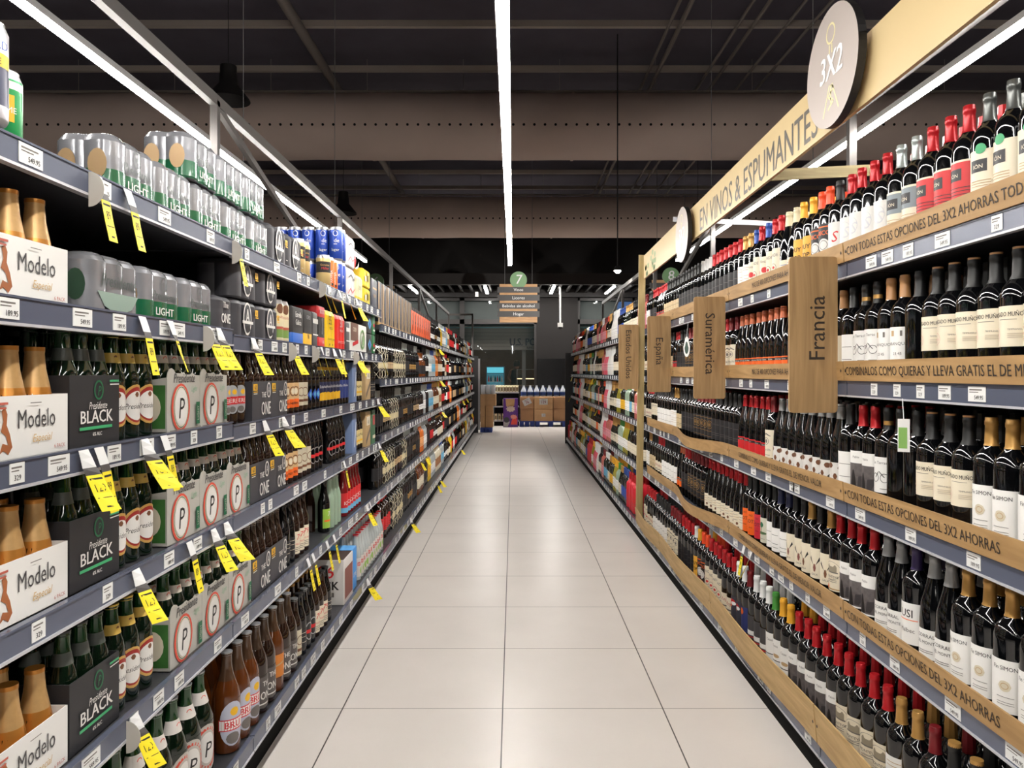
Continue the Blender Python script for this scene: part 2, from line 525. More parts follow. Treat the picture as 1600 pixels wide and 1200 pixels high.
tag(ob('blue_poster', mb.mesh('blue_poster')), 'glowing blue panel behind the right back window', 'panel')

# shop fascia with its lettering
fa = ob('shop_fascia', None, None, (0, 20.0, 0)); tag(fa, 'grey slatted shop fascia with cut-off lettering behind the glass', 'fascia')
mb = MB().box(-3.6, 3.6, 0, 0.05, 1.88, 2.47, mat((128, 120, 112), 0.6))
for k in range(6):
    mb.box(-3.6, 3.6, -0.012, 0, 1.89 + k*0.095, 1.96 + k*0.095, mat((140, 132, 124), 0.6))
ob('slats', mb.mesh('slats'), fa)
ob('blue_band', MB().box(-3.6, 3.6, -0.03, 0, 2.47, 2.498, mat((120, 170, 190), 0.5)).mesh('blue_band'), fa)
mb = MB()
put_text(mb, 'U.S. PO', (0.26, -0.02, 2.00), (1, 0, 0), (0, 0, 1), 0.28, mat((24, 26, 54), 0.5), 0.05, 0.8)
put_text(mb, 'RING', (0.46, -0.02, 1.91), (1, 0, 0), (0, 0, 1), 0.085, mat((60, 34, 34), 0.5), 0.03, 1.0)
ob('lettering', mb.mesh('lettering'), fa)
# shop assistant leaning over the counter
def person(x, y, label):
    root = ob('person', None, None, (x, y, 0)); tag(root, label, 'person')
    V = [(0, 0, 0.92), (0, -0.02, 1.05), (0, -0.07, 1.20), (0, -0.12, 1.32), (0, -0.16, 1.40), (0, -0.19, 1.46), (0, -0.20, 1.54),
         (-0.17, -0.11, 1.31), (-0.25, -0.17, 1.10), (-0.17, -0.34, 0.98), (0.17, -0.11, 1.31), (0.24, -0.18, 1.10), (0.16, -0.35, 0.98),
         (-0.09, 0, 0.86), (-0.10, -0.01, 0.48), (-0.10, 0.02, 0.08), (-0.10, -0.12, 0.04), (0.09, 0, 0.86), (0.10, -0.01, 0.48), (0.10, 0.02, 0.08), (0.10, -0.12, 0.04)]
    E = [(0,1),(1,2),(2,3),(3,4),(4,5),(5,6),(3,7),(7,8),(8,9),(3,10),(10,11),(11,12),(0,13),(13,14),(14,15),(15,16),(0,17),(17,18),(18,19),(19,20)]
    Rr = [0.15, 0.135, 0.14, 0.13, 0.055, 0.085, 0.08, 0.05, 0.04, 0.03, 0.05, 0.04, 0.03, 0.085, 0.06, 0.045, 0.04, 0.085, 0.06, 0.045, 0.04]
    me = bpy.data.meshes.new('body'); me.from_pydata(V, E, [])
    o = ob('body', me, root)
    me.materials.append(mat((104, 72, 56), 0.6))
    o.modifiers.new('Skin', 'SKIN')
    for k, r in enumerate(Rr):
        me.skin_vertices[0].data[k].radius = (r, r*(0.72 if k < 4 else 1))
        me.skin_vertices[0].data[k].use_root = k == 0
    sb = o.modifiers.new('Sub', 'SUBSURF'); sb.levels = 2; sb.render_levels = 2
    ob('hair', MB().lathe([(0.02, 0.10), (0.065, 0.085), (0.096, 0.03), (0.10, -0.03), (0.085, -0.08)], mat((18, 14, 12), 0.6), 16, cap=False).mesh('hair'), root, (0, -0.175, 1.53))
    mb = MB().lathe([(0.165, 0.86), (0.168, 0.95), (0.155, 1.08), (0.168, 1.22), (0.15, 1.34), (0.07, 1.40)], mat((24, 24, 28), 0.7), 18, cap=False, sx=1.05)
    for i, (a, b, c) in enumerate(mb.v):
        mb.v[i] = (a, b*0.85 - max(0, (c - 0.95))*0.30, c)
    ob('top', mb.mesh('top'), root)
    mb = MB()
    for s_ in (-1, 1):
        mb.lathe([(0.10, 0.90), (0.098, 0.75), (0.075, 0.48), (0.06, 0.08)], mat((30, 32, 44), 0.7), 14, s_*0.095, 0, 0, cap=False)
    ob('trousers', mb.mesh('trousers'), root)
person(0.10, 21.75, 'person with dark hair and dark top leaning over the shop counter')
# ducts
DUCT = mat((222, 202, 190), 0.8, 0, 0.2, 0, 0.10, 1.4, 0, 0.5)
def duct(y, z, r, label):
    root = ob('air_duct', None, None, (0, y, z)); tag(root, label, 'duct')
    mb = MB(); n = 36; xs = [-11 + 0.55*k for k in range(41)]
    vs = []
    for i, x in enumerate(xs):
        sag = 1.0 + 0.012*math.sin(i*1.9) + (0.01 if i % 3 else -0.012)
        for k in range(n):
            a = 2*PI*k/n
            vs.append((x, r*sag*math.cos(a), r*sag*math.sin(a)))
    fs = []
    for i in range(len(xs)-1):
        for k in range(n):
            fs.append((i*n+k, (i+1)*n+k, (i+1)*n+(k+1) % n, i*n+(k+1) % n))
    mb.add(vs, fs, DUCT, True)
    hole = mat((16, 14, 14), 0.9)
    for k in range(150):
        x = -10.5 + k*0.14
        for a in (math.radians(180 + 14),):
            cy, cz = r*1.028*math.cos(a), r*1.028*math.sin(a)
            t = Vector((0, -math.sin(a), math.cos(a)))
            vs = [Vector((x, cy, cz)) + Vector((1, 0, 0))*(0.018*math.cos(q*PI/4)) + t*(0.018*math.sin(q*PI/4)) for q in range(8)]
            mb.add(vs, [tuple(range(8))], hole)
    ob('fabric_sleeve', mb.mesh('fabric_sleeve'), root)
    for k in range(8):
        x = -10.2 + k*2.75
        mb = MB(); prof = []
        vs = []
        for i in range(2):
            for q in range(n):
                a = 2*PI*q/n
                vs.append((x + i*0.03, r*1.026*math.cos(a), r*1.026*math.sin(a)))
        mb.add(vs, [(q, (q+1) % n, n+(q+1) % n, n+q) for q in range(n)], DUCT, True)
        ob('seam', mb.mesh('seam'), root)
    rb = MB().tube((-11, 0, r + 0.05), (11, 0, r + 0.05), 0.022, JOIST, 8)
    for k in range(16):
        x = -10 + k*1.33
        rb.tube((x, 0, r), (x, 0, r + 0.05), 0.008, JOIST, 5)
        rb.tube((x, 0, r + 0.05), (x, 0, ZC - z), 0.003, JOIST, 4)
    ob('hanging_rail', rb.mesh('hanging_rail'), root)
duct(10.2, 4.66, 0.44, 'big brown fabric air duct across the ceiling, nearer one')
duct(15.75, 4.58, 0.43, 'big brown fabric air duct across the ceiling, farther one')
PIPEM = mat((120, 112, 106), 0.6)
mb = MB().tube((-2.46, -5, 5.238), (-2.46, YB, 5.238), 0.06, PIPEM, 14)
tag(ob('ceiling_pipe', mb.mesh('ceiling_pipe')), 'thick grey pipe under the ceiling left of the centre light', 'pipe')
for i, (x, r) in enumerate(((1.79, 0.02), (1.92, 0.028), (2.58, 0.02), (2.76, 0.022), (3.14, 0.018), (3.42, 0.018))):
    mb = MB().tube((x, -5, 5.26), (x, YB, 5.26), r, PIPEM, 8)
    tag(ob('conduit', mb.mesh('conduit')), 'thin conduit under the ceiling, %s right of the centre light' % ('first', 'second', 'third', 'fourth', 'fifth', 'sixth')[i], 'conduit')
def pendant(x, y, z, label):
    root = ob('flood_lamp', None, None, (x, y, z)); tag(root, label, 'lamp')
    bm_ = mat((30, 28, 28), 0.5)
    mb = MB().lathe([(0.09, 0.16), (0.10, 0.05), (0.22, -0.10), (0.225, -0.12), (0.2, -0.1), (0.08, 0.02)], bm_, 20, cap=False)
    ob('shade', mb.mesh('shade'), root)
    mb = MB().lathe([(0.06, 0.15), (0.085, 0.16), (0.085, 0.25), (0.03, 0.27)], bm_, 16); ob('driver_box', mb.mesh('driver_box'), root)
    mb = MB().tube((0, 0, 0.27), (0, 0, ZC-z), 0.004, bm_, 5); ob('cable', mb.mesh('cable'), root)
pendant(-3.05, 7.9, 4.3, 'dark bell lamp off above the left rack, nearer one')
pendant(-2.9, 12.6, 4.1, 'dark bell lamp off above the left rack, farther one')
pendant(3.1, 12.4, 3.85, 'dark bell lamp off behind the golden header board')

# aisle number signs
def aisle_sign(x, y, z, num, rows, label):
    root = ob('aisle_sign', None, None, (x, y, z)); tag(root, label, 'sign')
    wd = wood((196, 146, 100), (222, 178, 128), 'X'); sg = mat((74, 72, 72), 0.5); wt = mat((245, 245, 245), 0.5)
    h = 0.70
    mb = MB().box(-0.345, 0.345, -0.012, 0.012, -h/2, h/2, wd); ob('wood_board', mb.mesh('wood_board'), root)
    mb = MB()
    vs = [(0.155*math.cos(2*PI*k/32), yy, 0.155*math.sin(2*PI*k/32)) for yy in (-0.02, 0.01) for k in range(32)]
    g = mat((128, 168, 122), 0.5)
    mb.add(vs, [tuple(range(32)), tuple(range(63, 31, -1))], g); mb.add(vs, [(k, 32+k, 32+(k+1) % 32, (k+1) % 32) for k in range(32)], g)
    put_text(mb, num, (0, -0.0215, -0.07), (1, 0, 0), (0, 0, 1), 0.24, wt, 0.01, 1.0, 0.1)
    ob('number_disc', mb.mesh('number_disc'), root, (0, 0, h/2 + 0.075))
    for i, t in enumerate(rows):
        zc = h/2 - 0.105 - i*0.147
        mb = MB().box(-0.385, 0.385, -0.03, -0.012, zc - 0.052, zc + 0.052, sg)
        if t:
            put_text(mb, t, (0, -0.0312, zc - 0.026), (1, 0, 0), (0, 0, 1), 0.078, wt, 0.012)
        ob('name_plank', mb.mesh('name_plank'), root)
    for s_ in (-0.25, 0.25):
        mb = MB().tube((s_, 0, h/2), (s_, 0, ZC - z), 0.004, STEEL, 5); ob('chain', mb.mesh('chain'), root)
aisle_sign(0.095, 13.5, 2.535, '7', ['Vinos', 'Licores', 'Bebidas sin alcohol', 'Hogar'], 'hanging aisle 7 sign with green disc over the aisle end')
aisle_sign(2.88, 13.5, 2.61, '8', ['', '', '', ''], 'hanging aisle 8 sign with green disc behind the right rack')
aisle_sign(-2.52, 13.5, 2.50, '6', ['', '', '', ''], 'hanging sign with plain green disc behind the left rack')
# white sensor pole and small lamp box
o = ob('sensor_pole', MB().tube((0, 0, 0.1), (0, 0, 0.949), 0.02, WHITE, 10).mesh('sensor_pole'), None, (1.12, 17.6, 2.35))
tag(o, 'white pole with a small white box in front of the dark wall', 'pole')
ob('sensor_box', MB().box(-0.06, 0.06, -0.06, 0.06, 0, 0.1, WHITE).mesh('sensor_box'), o)
ob('sensor_dome', MB().lathe([(0.02, -0.05), (0.045, -0.02), (0.05, 0.0)], BLACKM, 12).mesh('sensor_dome'), o)
o = tag(ob('wall_lamp', MB().box(-0.035, 0.035, -0.03, 0.03, -0.12, 0.0, WHITE).mesh('wall_lamp'), None, (-0.92, 18.6, 3.30)), 'tiny white box lamp under the canopy left of the sign', 'lamp')
ob('stem', MB().tube((0, 0, 0), (0, 0, 0.005), 0.008, BLACKM, 6).mesh('stem'), o)
# ------------------------------------------------------------------ racks
ORD = ['', 'first', 'second', 'third', 'fourth', 'fifth', 'sixth', 'seventh', 'eighth', 'ninth', 'tenth', 'eleventh', 'twelfth', 'thirteenth',
       'fourteenth', 'fifteenth', 'sixteenth', 'seventeenth', 'eighteenth', 'nineteenth', 'twentieth']
_TENS = {2: 'twenty', 3: 'thirty', 4: 'forty', 5: 'fifty', 6: 'sixty', 7: 'seventy', 8: 'eighty', 9: 'ninety'}
def nth(n):
    if n <= 20:
        return ORD[n]
    t, u = divmod(n, 10)
    return _TENS[t][:-1] + 'ieth' if u == 0 else _TENS[t] + '-' + ORD[u]
BAY = 1.215
LY0, RY0 = 0.943, 1.062
NL, NR = 12, 10
RACKM = mat((40, 40, 43), 0.5, 0.2)
BOARD = mat((58, 58, 62), 0.45, 0.3, 0.5, 0, 0.1, 30)
RAILM = mat((86, 92, 110), 0.22, 0.15, 0.6)
RAILE = mat((205, 205, 210), 0.3, 0.3)
BACKP = mat((20, 20, 22), 0.6)
KICK = mat((9, 8, 8), 0.8, 0, 0.1)
CARDW = mat((228, 228, 226), 0.5)
LX = dict(lip=-0.82, base=-0.76, back=-1.34, kick=-0.825)
RX = dict(lip=1.03, base=0.948, back=1.58, kick=0.963)
def zl(bay):
    if bay == 0:
        return [1.655, 1.392, 1.122, 0.844, 0.534, 0.203]
    if bay <= 2:
        return [1.652, 1.377, 1.112, 0.844, 0.534, 0.203]
    return [1.568, 1.226, 0.872, 0.530, 0.203]
ZR = [1.606, 1.240, 0.867, 0.502, 0.120]
SHN = ['top', 'second', 'third', 'fourth', 'fifth', 'bottom']
# three kinds of price card
def card_mesh(kind):
    mb = MB()
    w = (0.062, 0.036, 0.05)[kind]
    mb.box(-0.0007, 0.0007, -w/2, w/2, -0.017, 0.017, CARDW)
    s = Surf(mb, None, 0.0007, 0.0003)
    s.rect(-w*0.42, w*0.30, 0.008, 0.011, GREYINK)
    s.rect(-w*0.42, w*0.1, 0.003, 0.005, GREYINK)
    s.text(('549.95', '329', '189.95')[kind], w*0.12 if kind != 1 else 0, -0.012, 0.013, INK, 0.01, 0.9)
    return mb.mesh('price_card')
CARDS = [card_mesh(k) for k in range(3)]
def rail_mesh(L, sgn, cards=0):
    """ticket channel, facing +x * sgn, centre at y=0, top at z=0"""
    mb = MB()
    f = lambda a, b: (min(a*sgn, b*sgn), max(a*sgn, b*sgn))
    x0, x1 = f(-0.012, 0.0)
    mb.box(x0, x1, -L/2, L/2, -0.040, 0.004, RAILM)
    x0, x1 = f(-0.012, 0.004)
    mb.box(x0, x1, -L/2, L/2, -0.045, -0.040, RAILE)
    x0, x1 = f(-0.004, 0.003)
    mb.box(x0, x1, -L/2, L/2, 0.001, 0.005, RAILM)
    for k in range(cards):
        yy = -L/2 + (k + 0.5)*L/cards + random.uniform(-0.02, 0.02)
        x0, x1 = f(0.0, 0.0015)
        mb.box(x0, x1, yy-0.028, yy+0.028, -0.036, -0.004, CARDW)
    return mb.mesh('price_rail')
RAILS = {(s, c): rail_mesh(BAY - 0.006, s, c) for s in (1, -1) for c in (0, 8)}
def shelf_mesh(depth, sgn):
    mb = MB()
    a, b = (-depth, -0.012) if sgn > 0 else (0.012, depth)
    L = BAY/2 - 0.003
    mb.box(a, b, -L, L, -0.028, 0.0, BOARD)
    for yy in (-L + 0.01, L - 0.016):
        mb.box(*((a, a + 0.11) if sgn > 0 else (b - 0.11, b)), yy, yy + 0.006, -0.075, -0.028, RACKM)
    return mb.mesh('shelf')
SHM = {}
def bay(side, i):
    X = LX if side < 0 else RX
    sgn = 1 if side < 0 else -1
    y0 = (LY0 if side < 0 else RY0) + i*BAY
    yc = y0 + BAY/2
    root = ob('shelving_bay', None, None, (0, yc, 0))
    sidew = 'left' if side < 0 else 'right'
    tag(root, '%s shelving bay from the camera in the %s rack, black steel' % (nth(i+1), sidew), 'shelving', 'bays of the %s rack' % sidew)
    L = BAY/2
    b = X['back']
    mb = MB().box(min(b, b - sgn*0.02), max(b, b - sgn*0.02), -L + 0.002, L - 0.002, 0.0, 1.72, BACKP)
    for k in range(12):
        mb.box(min(b, b + sgn*0.002), max(b, b + sgn*0.002), -L + 0.002, L - 0.002, 0.2 + k*0.12, 0.204 + k*0.12, RACKM)
    ob('back_panel', mb.mesh('back_panel'), root)
    for yy in (-L + 0.002,):
        a = b + sgn*0.002
        mb = MB().box(min(a - sgn*0.044, a + sgn*0.03), max(a - sgn*0.044, a + sgn*0.03), yy, yy + 0.03, 0.0, 1.75, RACKM)
        ob('upright', mb.mesh('upright'), root)
    zs = zl(i) if side < 0 else ZR
    kx = X['kick']
    mb = MB().box(min(kx, kx - sgn*0.02), max(kx, kx - sgn*0.02), -L + 0.001, L - 0.001, 0.0, zs[-1] - 0.03, KICK)
    ob('plinth', mb.mesh('plinth'), root)
    for j, z in enumerate(zs):
        last = j == len(zs) - 1
        lx = X['base'] if last else X['lip']
        dep = abs(b - lx) - 0.004
        key = (sgn, round(dep, 4))
        if key not in SHM:
            SHM[key] = shelf_mesh(dep, sgn)
        sh = ob('shelf', SHM[key], root, (lx, 0, z))
        near = i <= 3
        ob('price_rail', RAILS[(sgn, 0 if near else 8)], sh)
        if near:
            n = random.choice((5, 6, 7, 8))
            for k in range(n):
                yy = -L + 0.06 + (BAY - 0.12)*(k + random.uniform(0.1, 0.9))/n
                c = ob('price_card', random.choice(CARDS), sh, (sgn*0.0012, yy, -0.018), 0 if sgn > 0 else PI)
for i in range(NL):
    bay(-1, i)
for i in range(NR):
    bay(1, i)
LEND, REND = LY0 + NL*BAY, RY0 + NR*BAY
# end panels
mb = MB().box(-1.36, -0.74, LEND + 0.002, LEND + 0.05, 0, 1.62, mat((44, 44, 46), 0.5))
o = tag(ob('end_panel', mb.mesh('end_panel')), 'dark grey end panel closing the far end of the left rack', 'panel')
ob('corner_strip', MB().box(-0.74, -0.70, LEND + 0.01, LEND + 0.05, 0.06, 1.56, STEEL).mesh('corner_strip'), o)
mb = MB().box(0.93, 1.60, REND + 0.002, REND + 0.05, 0, 1.62, mat((44, 44, 46), 0.5))
tag(ob('end_panel', mb.mesh('end_panel')), 'dark grey end panel closing the far end of the right rack', 'panel')
# top frames over both racks
FRM = mat((112, 108, 106), 0.45, 0.4)
def top_frame(x, ys, zt, label, braces, endx=None):
    root = ob('rack_frame', None, None, (x, 0, 0)); tag(root, label, 'frame')
    ob('top_rail', MB().bar((0, -2.0, zt), (0, ys[-1], zt), 0.034, 0.05, FRM).mesh('top_rail'), root)
    for k, y in enumerate(ys):
        ob('post', MB().bar((0, y, 1.752), (0, y, zt), 0.034, 0.034, FRM).mesh('post'), root)
        if k in braces:
            ob('brace', MB().bar((0, y + 0.02, zt - 0.02), (0, ys[k+1], 1.86), 0.024, 0.034, FRM).mesh('brace'), root)
    if endx:
        y = ys[-1]
        ob('end_rail', MB().bar((0, y, zt - 0.02), (endx - x, y, zt - 0.02), 0.034, 0.04, FRM).mesh('end_rail'), root)
        ob('post', MB().bar((endx - x, y, 1.62), (endx - x, y, zt), 0.034, 0.034, FRM).mesh('post'), root)
top_frame(-1.362, [0.94, 3.37, 5.80, 8.23, 10.66, 13.09, 15.548], 2.51, 'grey steel frame of posts and braces over the left rack', (1, 4), -0.86)
top_frame(1.60, [1.06, 3.49, 5.92, 8.35, 10.78, 13.20], 2.51, 'grey steel frame of posts and braces over the right rack', (2, 4))

# ------------------------------------------------------------------ golden header, discs, wooden signs and strips
GOLDB = mat((214, 190, 142), 0.32, 0, 0.5, 0, 0.03, 4)
hd = ob('header_board', None, None, (1.0, 0, 0)); tag(hd, 'long golden header board with grey lettering above the wine rack', 'sign')
mb = MB()
def hz(y, top):
    return (2.158 + (5.62 - y)*0.018) if top else (1.982 + (5.62 - y)*0.0139)
ys = [0.6 + k*(5.62 - 0.6)/24 for k in range(25)]
vs = []
for y in ys:
    vs += [(-0.006, y, hz(y, 0)), (-0.006, y, hz(y, 1)), (0.006, y, hz(y, 1)), (0.006, y, hz(y, 0))]
fs = []
for k in range(24):
    for q in range(4):
        fs.append((4*k+q, 4*k+4+q, 4*k+4+(q+1) % 4, 4*k+(q+1) % 4))
fs += [(3, 2, 1, 0), (96, 97, 98, 99)]
mb.add(vs, fs, GOLDB)
ob('board', mb.mesh('board'), hd)
mb = MB()
GL = mat((108, 104, 98), 0.3, 0.1)
put_text(mb, 'EN VINOS & ESPUMANTES', (-0.0066, 3.17, 2.006 + 0.028), (0, -1, -0.0), (0, 0, 1), 0.165, GL, 0.012, 0.80)
for v in range(len(mb.v)):
    x, y, z = mb.v[v]
    mb.v[v] = (x, y, z + (3.17 - y)*0.016)
ob('lettering', mb.mesh('lettering'), hd)
mb = MB()
vine = mat((150, 170, 120), 0.4)
for k in range(14):
    yy, zz = 5.58 - random.random()*0.42, 2.0 + random.random()*0.15
    a0 = random.random()*3
    mb.add([(-0.0068, yy + 0.035*math.cos(a0 + q*PI/3), zz + 0.022*math.sin(a0 + q*PI/3)) for q in range(6)], [tuple(range(6))], vine)
ob('vine_print', mb.mesh('vine_print'), hd)
DISC = mat((190, 179, 172), 0.35); DISCE = mat((24, 22, 22), 0.5)
def disc_sign(y, z, r, label):
    root = ob('disc_sign', None, None, (0.965, y, z)); tag(root, label, 'sign')
    mb = MB(); n = 48
    vs = [(x, r*math.cos(2*PI*k/n), r*math.sin(2*PI*k/n)) for x in (-0.012, 0.012) for k in range(n)]
    mb.add(vs, [tuple(range(n)), tuple(range(2*n-1, n-1, -1))], DISC)
    mb.add(vs, [(k, (k+1) % n, n+(k+1) % n, n+k) for k in range(n)], DISCE)
    ob('disc', mb.mesh('disc'), root)
    mb = MB()
    q = lambda u, zz: (-0.0126, -u*r, zz*r)
    lw = mat((238, 228, 176), 0.4)
    def stroke(pts, w=0.035):
        for (a, b), (c, d) in zip(pts, pts[1:]):
            L = math.hypot(c-a, d-b) or 1
            nx, nz = -(d-b)/L*w/2, (c-a)/L*w/2
            mb.add([q(a+nx, b+nz), q(c+nx, d+nz), q(c-nx, d-nz), q(a-nx, b-nz)], [(0, 1, 2, 3)], lw)
    stroke([(0.16*math.cos(t*PI/8), 0.56 + 0.16*math.sin(t*PI/8)) for t in range(17)])
    stroke([(-0.05, 0.38), (-0.05, 0.22)]); stroke([(0.05, 0.38), (0.05, 0.22)])
    stroke([(-0.05, -0.3), (-0.3, -0.78)]); stroke([(0.05, -0.3), (0.3, -0.78)]); stroke([(0, -0.3), (0, -0.62)])
    stroke([(0.1*math.sin(t), -0.32 - t*0.035) for t in range(12)])
    mb2 = MB()
    put_text(mb, '3X2', (-0.0132, 0, -0.19*r), (0, -1, 0), (0, 0, 1), r*0.62, mat((246, 246, 246), 0.4), 0.03, 0.85, 0.12)
    ob('lettering', mb.mesh('lettering'), root)
    ob('spacer', MB().tube((0.012, 0, -r*0.2), (0.0275, 0, -r*0.2), 0.03, DISCE, 12).mesh('spacer'), root)
disc_sign(2.215, 2.188, 0.178, 'large pale round 3X2 sign on the golden header, nearer one')
disc_sign(4.18, 2.05, 0.155, 'pale round 3X2 sign on the golden header, farther one')
PLANK = wood((150, 134, 92), (176, 160, 116), 'X', 1.0)
for (y, xa, xb, za, zb, w, lb, m) in ((3.3, 1.008, 1.62, 2.145, 2.175, 0.05, 'thin wooden slat tying the golden header to the frame', PLANK),
                                      (4.65, 1.008, 1.67, 2.235, 2.205, 0.03, 'pale crossbar behind the golden header, farther one', RAILE),
                                      (1.05, 1.008, 1.62, 2.18, 2.20, 0.05, 'thin wooden slat behind the header nearest the camera', PLANK)):
    o = ob('header_brace', MB().bar((xa - 1.3, 0, za), (xb - 1.3, 0, zb), 0.012, w, m).mesh('header_brace'), None, (1.3, y, 0))
    tag(o, lb, 'brace')
SIGNW = wood((150, 118, 78), (178, 144, 100), 'Z', 0.8)
STRIPW = wood((150, 116, 72), (180, 144, 96), 'Y', 0.8)
LITBASEW = wood((176, 144, 94), (204, 172, 120), 'Y', 0.8)  # strip wood made lighter, painting in the light on the bottom strips
POLEW = wood((168, 146, 96), (190, 168, 118), 'Z', 1.0)
SINK = mat((44, 34, 26), 0.6)
RS = [RY0 + BAY*k for k in range(1, 5)]        # seams 2.277 3.492 4.707 5.922
def country(y, text, size, up, label, xc=0.946):
    root = ob('country_sign', None, None, (xc, y, 1.389)); tag(root, label, 'sign')
    mb = MB()
    r = 0.012; pts = []
    for cx, cz, a0 in ((0.076-r, 0.246-r, 0), (-0.076+r, 0.246-r, 90), (-0.076+r, -0.246+r, 180), (0.076-r, -0.246+r, 270)):
        for k in range(4):
            a = math.radians(a0 + 30*k); pts.append((cx + r*math.cos(a), cz + r*math.sin(a)))
    n = len(pts)
    vs = [(x, yy, z) for yy in (-0.005, 0.005) for x, z in pts]
    mb.add(vs, [tuple(range(n)), tuple(range(2*n-1, n-1, -1))] + [(k, n+k, n+(k+1) % n, (k+1) % n) for k in range(n)], SIGNW)
    ob('board', mb.mesh('board'), root)
    mb = MB()
    if up:
        put_text(mb, text, (0.035, -0.0056, 0.02), (0, 0, 1), (-1, 0, 0), size, SINK, 0.004, 1.0)
    else:
        put_text(mb, text, (-0.02, -0.0056, 0.02), (0, 0, -1), (1, 0, 0), size, SINK, 0.004, 1.0)
    ob('lettering', mb.mesh('lettering'), root)
    ob('bracket', MB().box(0.066, 0.0795, 0.0055, 0.0135, -0.15, -0.13, STEEL).mesh('bracket'), root)
country(2.33, 'Francia', 0.072, True, 'wooden Francia sign sticking out of the right rack')
country(3.56, 'Suramérica', 0.066, False, 'wooden Suramérica sign sticking out of the right rack')
country(4.79, 'España', 0.066, False, 'wooden España sign sticking out of the right rack')
country(5.635, 'Estados Unidos', 0.060, False, 'wooden Estados Unidos sign at the wooden pole', 0.880)
o = ob('wooden_pole', MB().bar((0.000, 0.0, 0.135), (0.024, 0.0, 2.17), 0.05, 0.02, POLEW).mesh('wooden_pole'), None, (0.965, 5.66, 0))
tag(o, 'slim wooden pole standing at the end of the wine strips', 'pole')

def strip(y0, y1, z0, z1, x, text, label, bulge=0.0, size=0.036, align=0.5, lean=0.0, wm=None):
    root = ob('wood_strip', None, None, (x, (y0+y1)/2, z0)); tag(root, label, 'strip', 'wooden strips along the wine shelves')
    L = y1 - y0; h = z1 - z0; n = 20
    off = lambda v: -bulge*math.sin(PI*v)**2
    zof = lambda v: -bulge*0.35*math.sin(PI*v)**2
    mb = MB(); vs = []
    for k in range(n+1):
        v = k/n; y = -L/2 + L*v
        vs += [(off(v), y, zof(v)), (off(v) - lean, y, h + zof(v)), (off(v) - lean + 0.005, y, h + zof(v)), (off(v) + 0.005, y, zof(v))]
    fs = []
    for k in range(n):
        for q in range(4):
            fs.append((4*k+q, 4*k+4+q, 4*k+4+(q+1) % 4, 4*k+(q+1) % 4))
    fs += [(3, 2, 1, 0), tuple(4*n+q for q in range(4))]
    mb.add(vs, fs, wm or STRIPW)
    ob('board', mb.mesh('board'), root)
    if text:
        mb = MB()
        tv, tf = text_geo(text, 0.012)
        w = max(p[0] for p in tv)
        sx = min(0.86, (L*0.94)/(2*w*size))
        c = (0.5 - align)*(L - 2*w*size*sx)*0.94
        pts = []
        for a, b, l in tv:
            y = c - a*size*sx; v = min(1, max(0, y/L + 0.5)); zz = h/2 - size*0.36 + b*size
            pts.append((off(v) - lean*zz/h - 0.0007 - l, y, zz + zof(v)))
        mb.add(pts, tf, SINK)
        ob('lettering', mb.mesh('lettering'), root)
    for yy in (-L/2 + 0.012, L/2 - 0.012):
        ob('screw', MB().add([(-0.0012 - lean*0.5, yy + 0.005*math.cos(k*PI/4), h/2 + 0.005*math.sin(k*PI/4)) for k in range(8)], [tuple(range(8))], SINK).mesh('screw'), root)
TX = ['CON TODAS ESTAS OPCIONES DEL 3X2 AHORRAS TODOS', 'COMBÍNALOS COMO QUIERAS Y LLEVA GRATIS EL DE MENOR VALOR', 'MÁS DE 400 OPCIONES PARA AHORRAR', 'CON TODAS ESTAS OPCIONES DEL 3X2 AHORRAS']
WHEN = ['nearest bay', 'bay before the Suramérica sign', 'bay before the España sign', 'bay before the pole']
for j, row in enumerate(([TX[0], TX[2], '', ''], [TX[1], TX[2], '', ''], [TX[3], TX[1], '', ''], [TX[3], TX[1], '', ''])):
    for b in range(4):
        y0 = RY0 + b*BAY + 0.004; y1 = y0 + BAY - 0.008
        if b == 3:
            y1 = 5.62
        if b == 2 and j in (2, 3):
            bg = 0.05
        else:
            bg = 0.004 if b else 0.0
        lb = 'wooden strip %s along the %s shelf, %s' % ('lettered' if row[b] else 'plain', SHN[j], WHEN[b])
        strip(y0, y1, ZR[j] + 0.005, ZR[j] + 0.065, RX['lip'] - 0.0095, row[b], lb, bg, 0.036 if b == 0 else 0.033, 0.02 if b == 0 else 0.5, 0.004)
for b in range(4):
    y0 = RY0 + b*BAY + 0.004; y1 = y0 + BAY - 0.008
    if b == 3:
        y1 = 5.62
    strip(y0, y1, ZR[4] + 0.006, ZR[4] + 0.125, RX['base'] - 0.0105, '', 'tall plain wooden strip along the bottom shelf, ' + WHEN[b], 0.012 if b else 0.0, 0.03, 0.5, 0.012, LITBASEW)

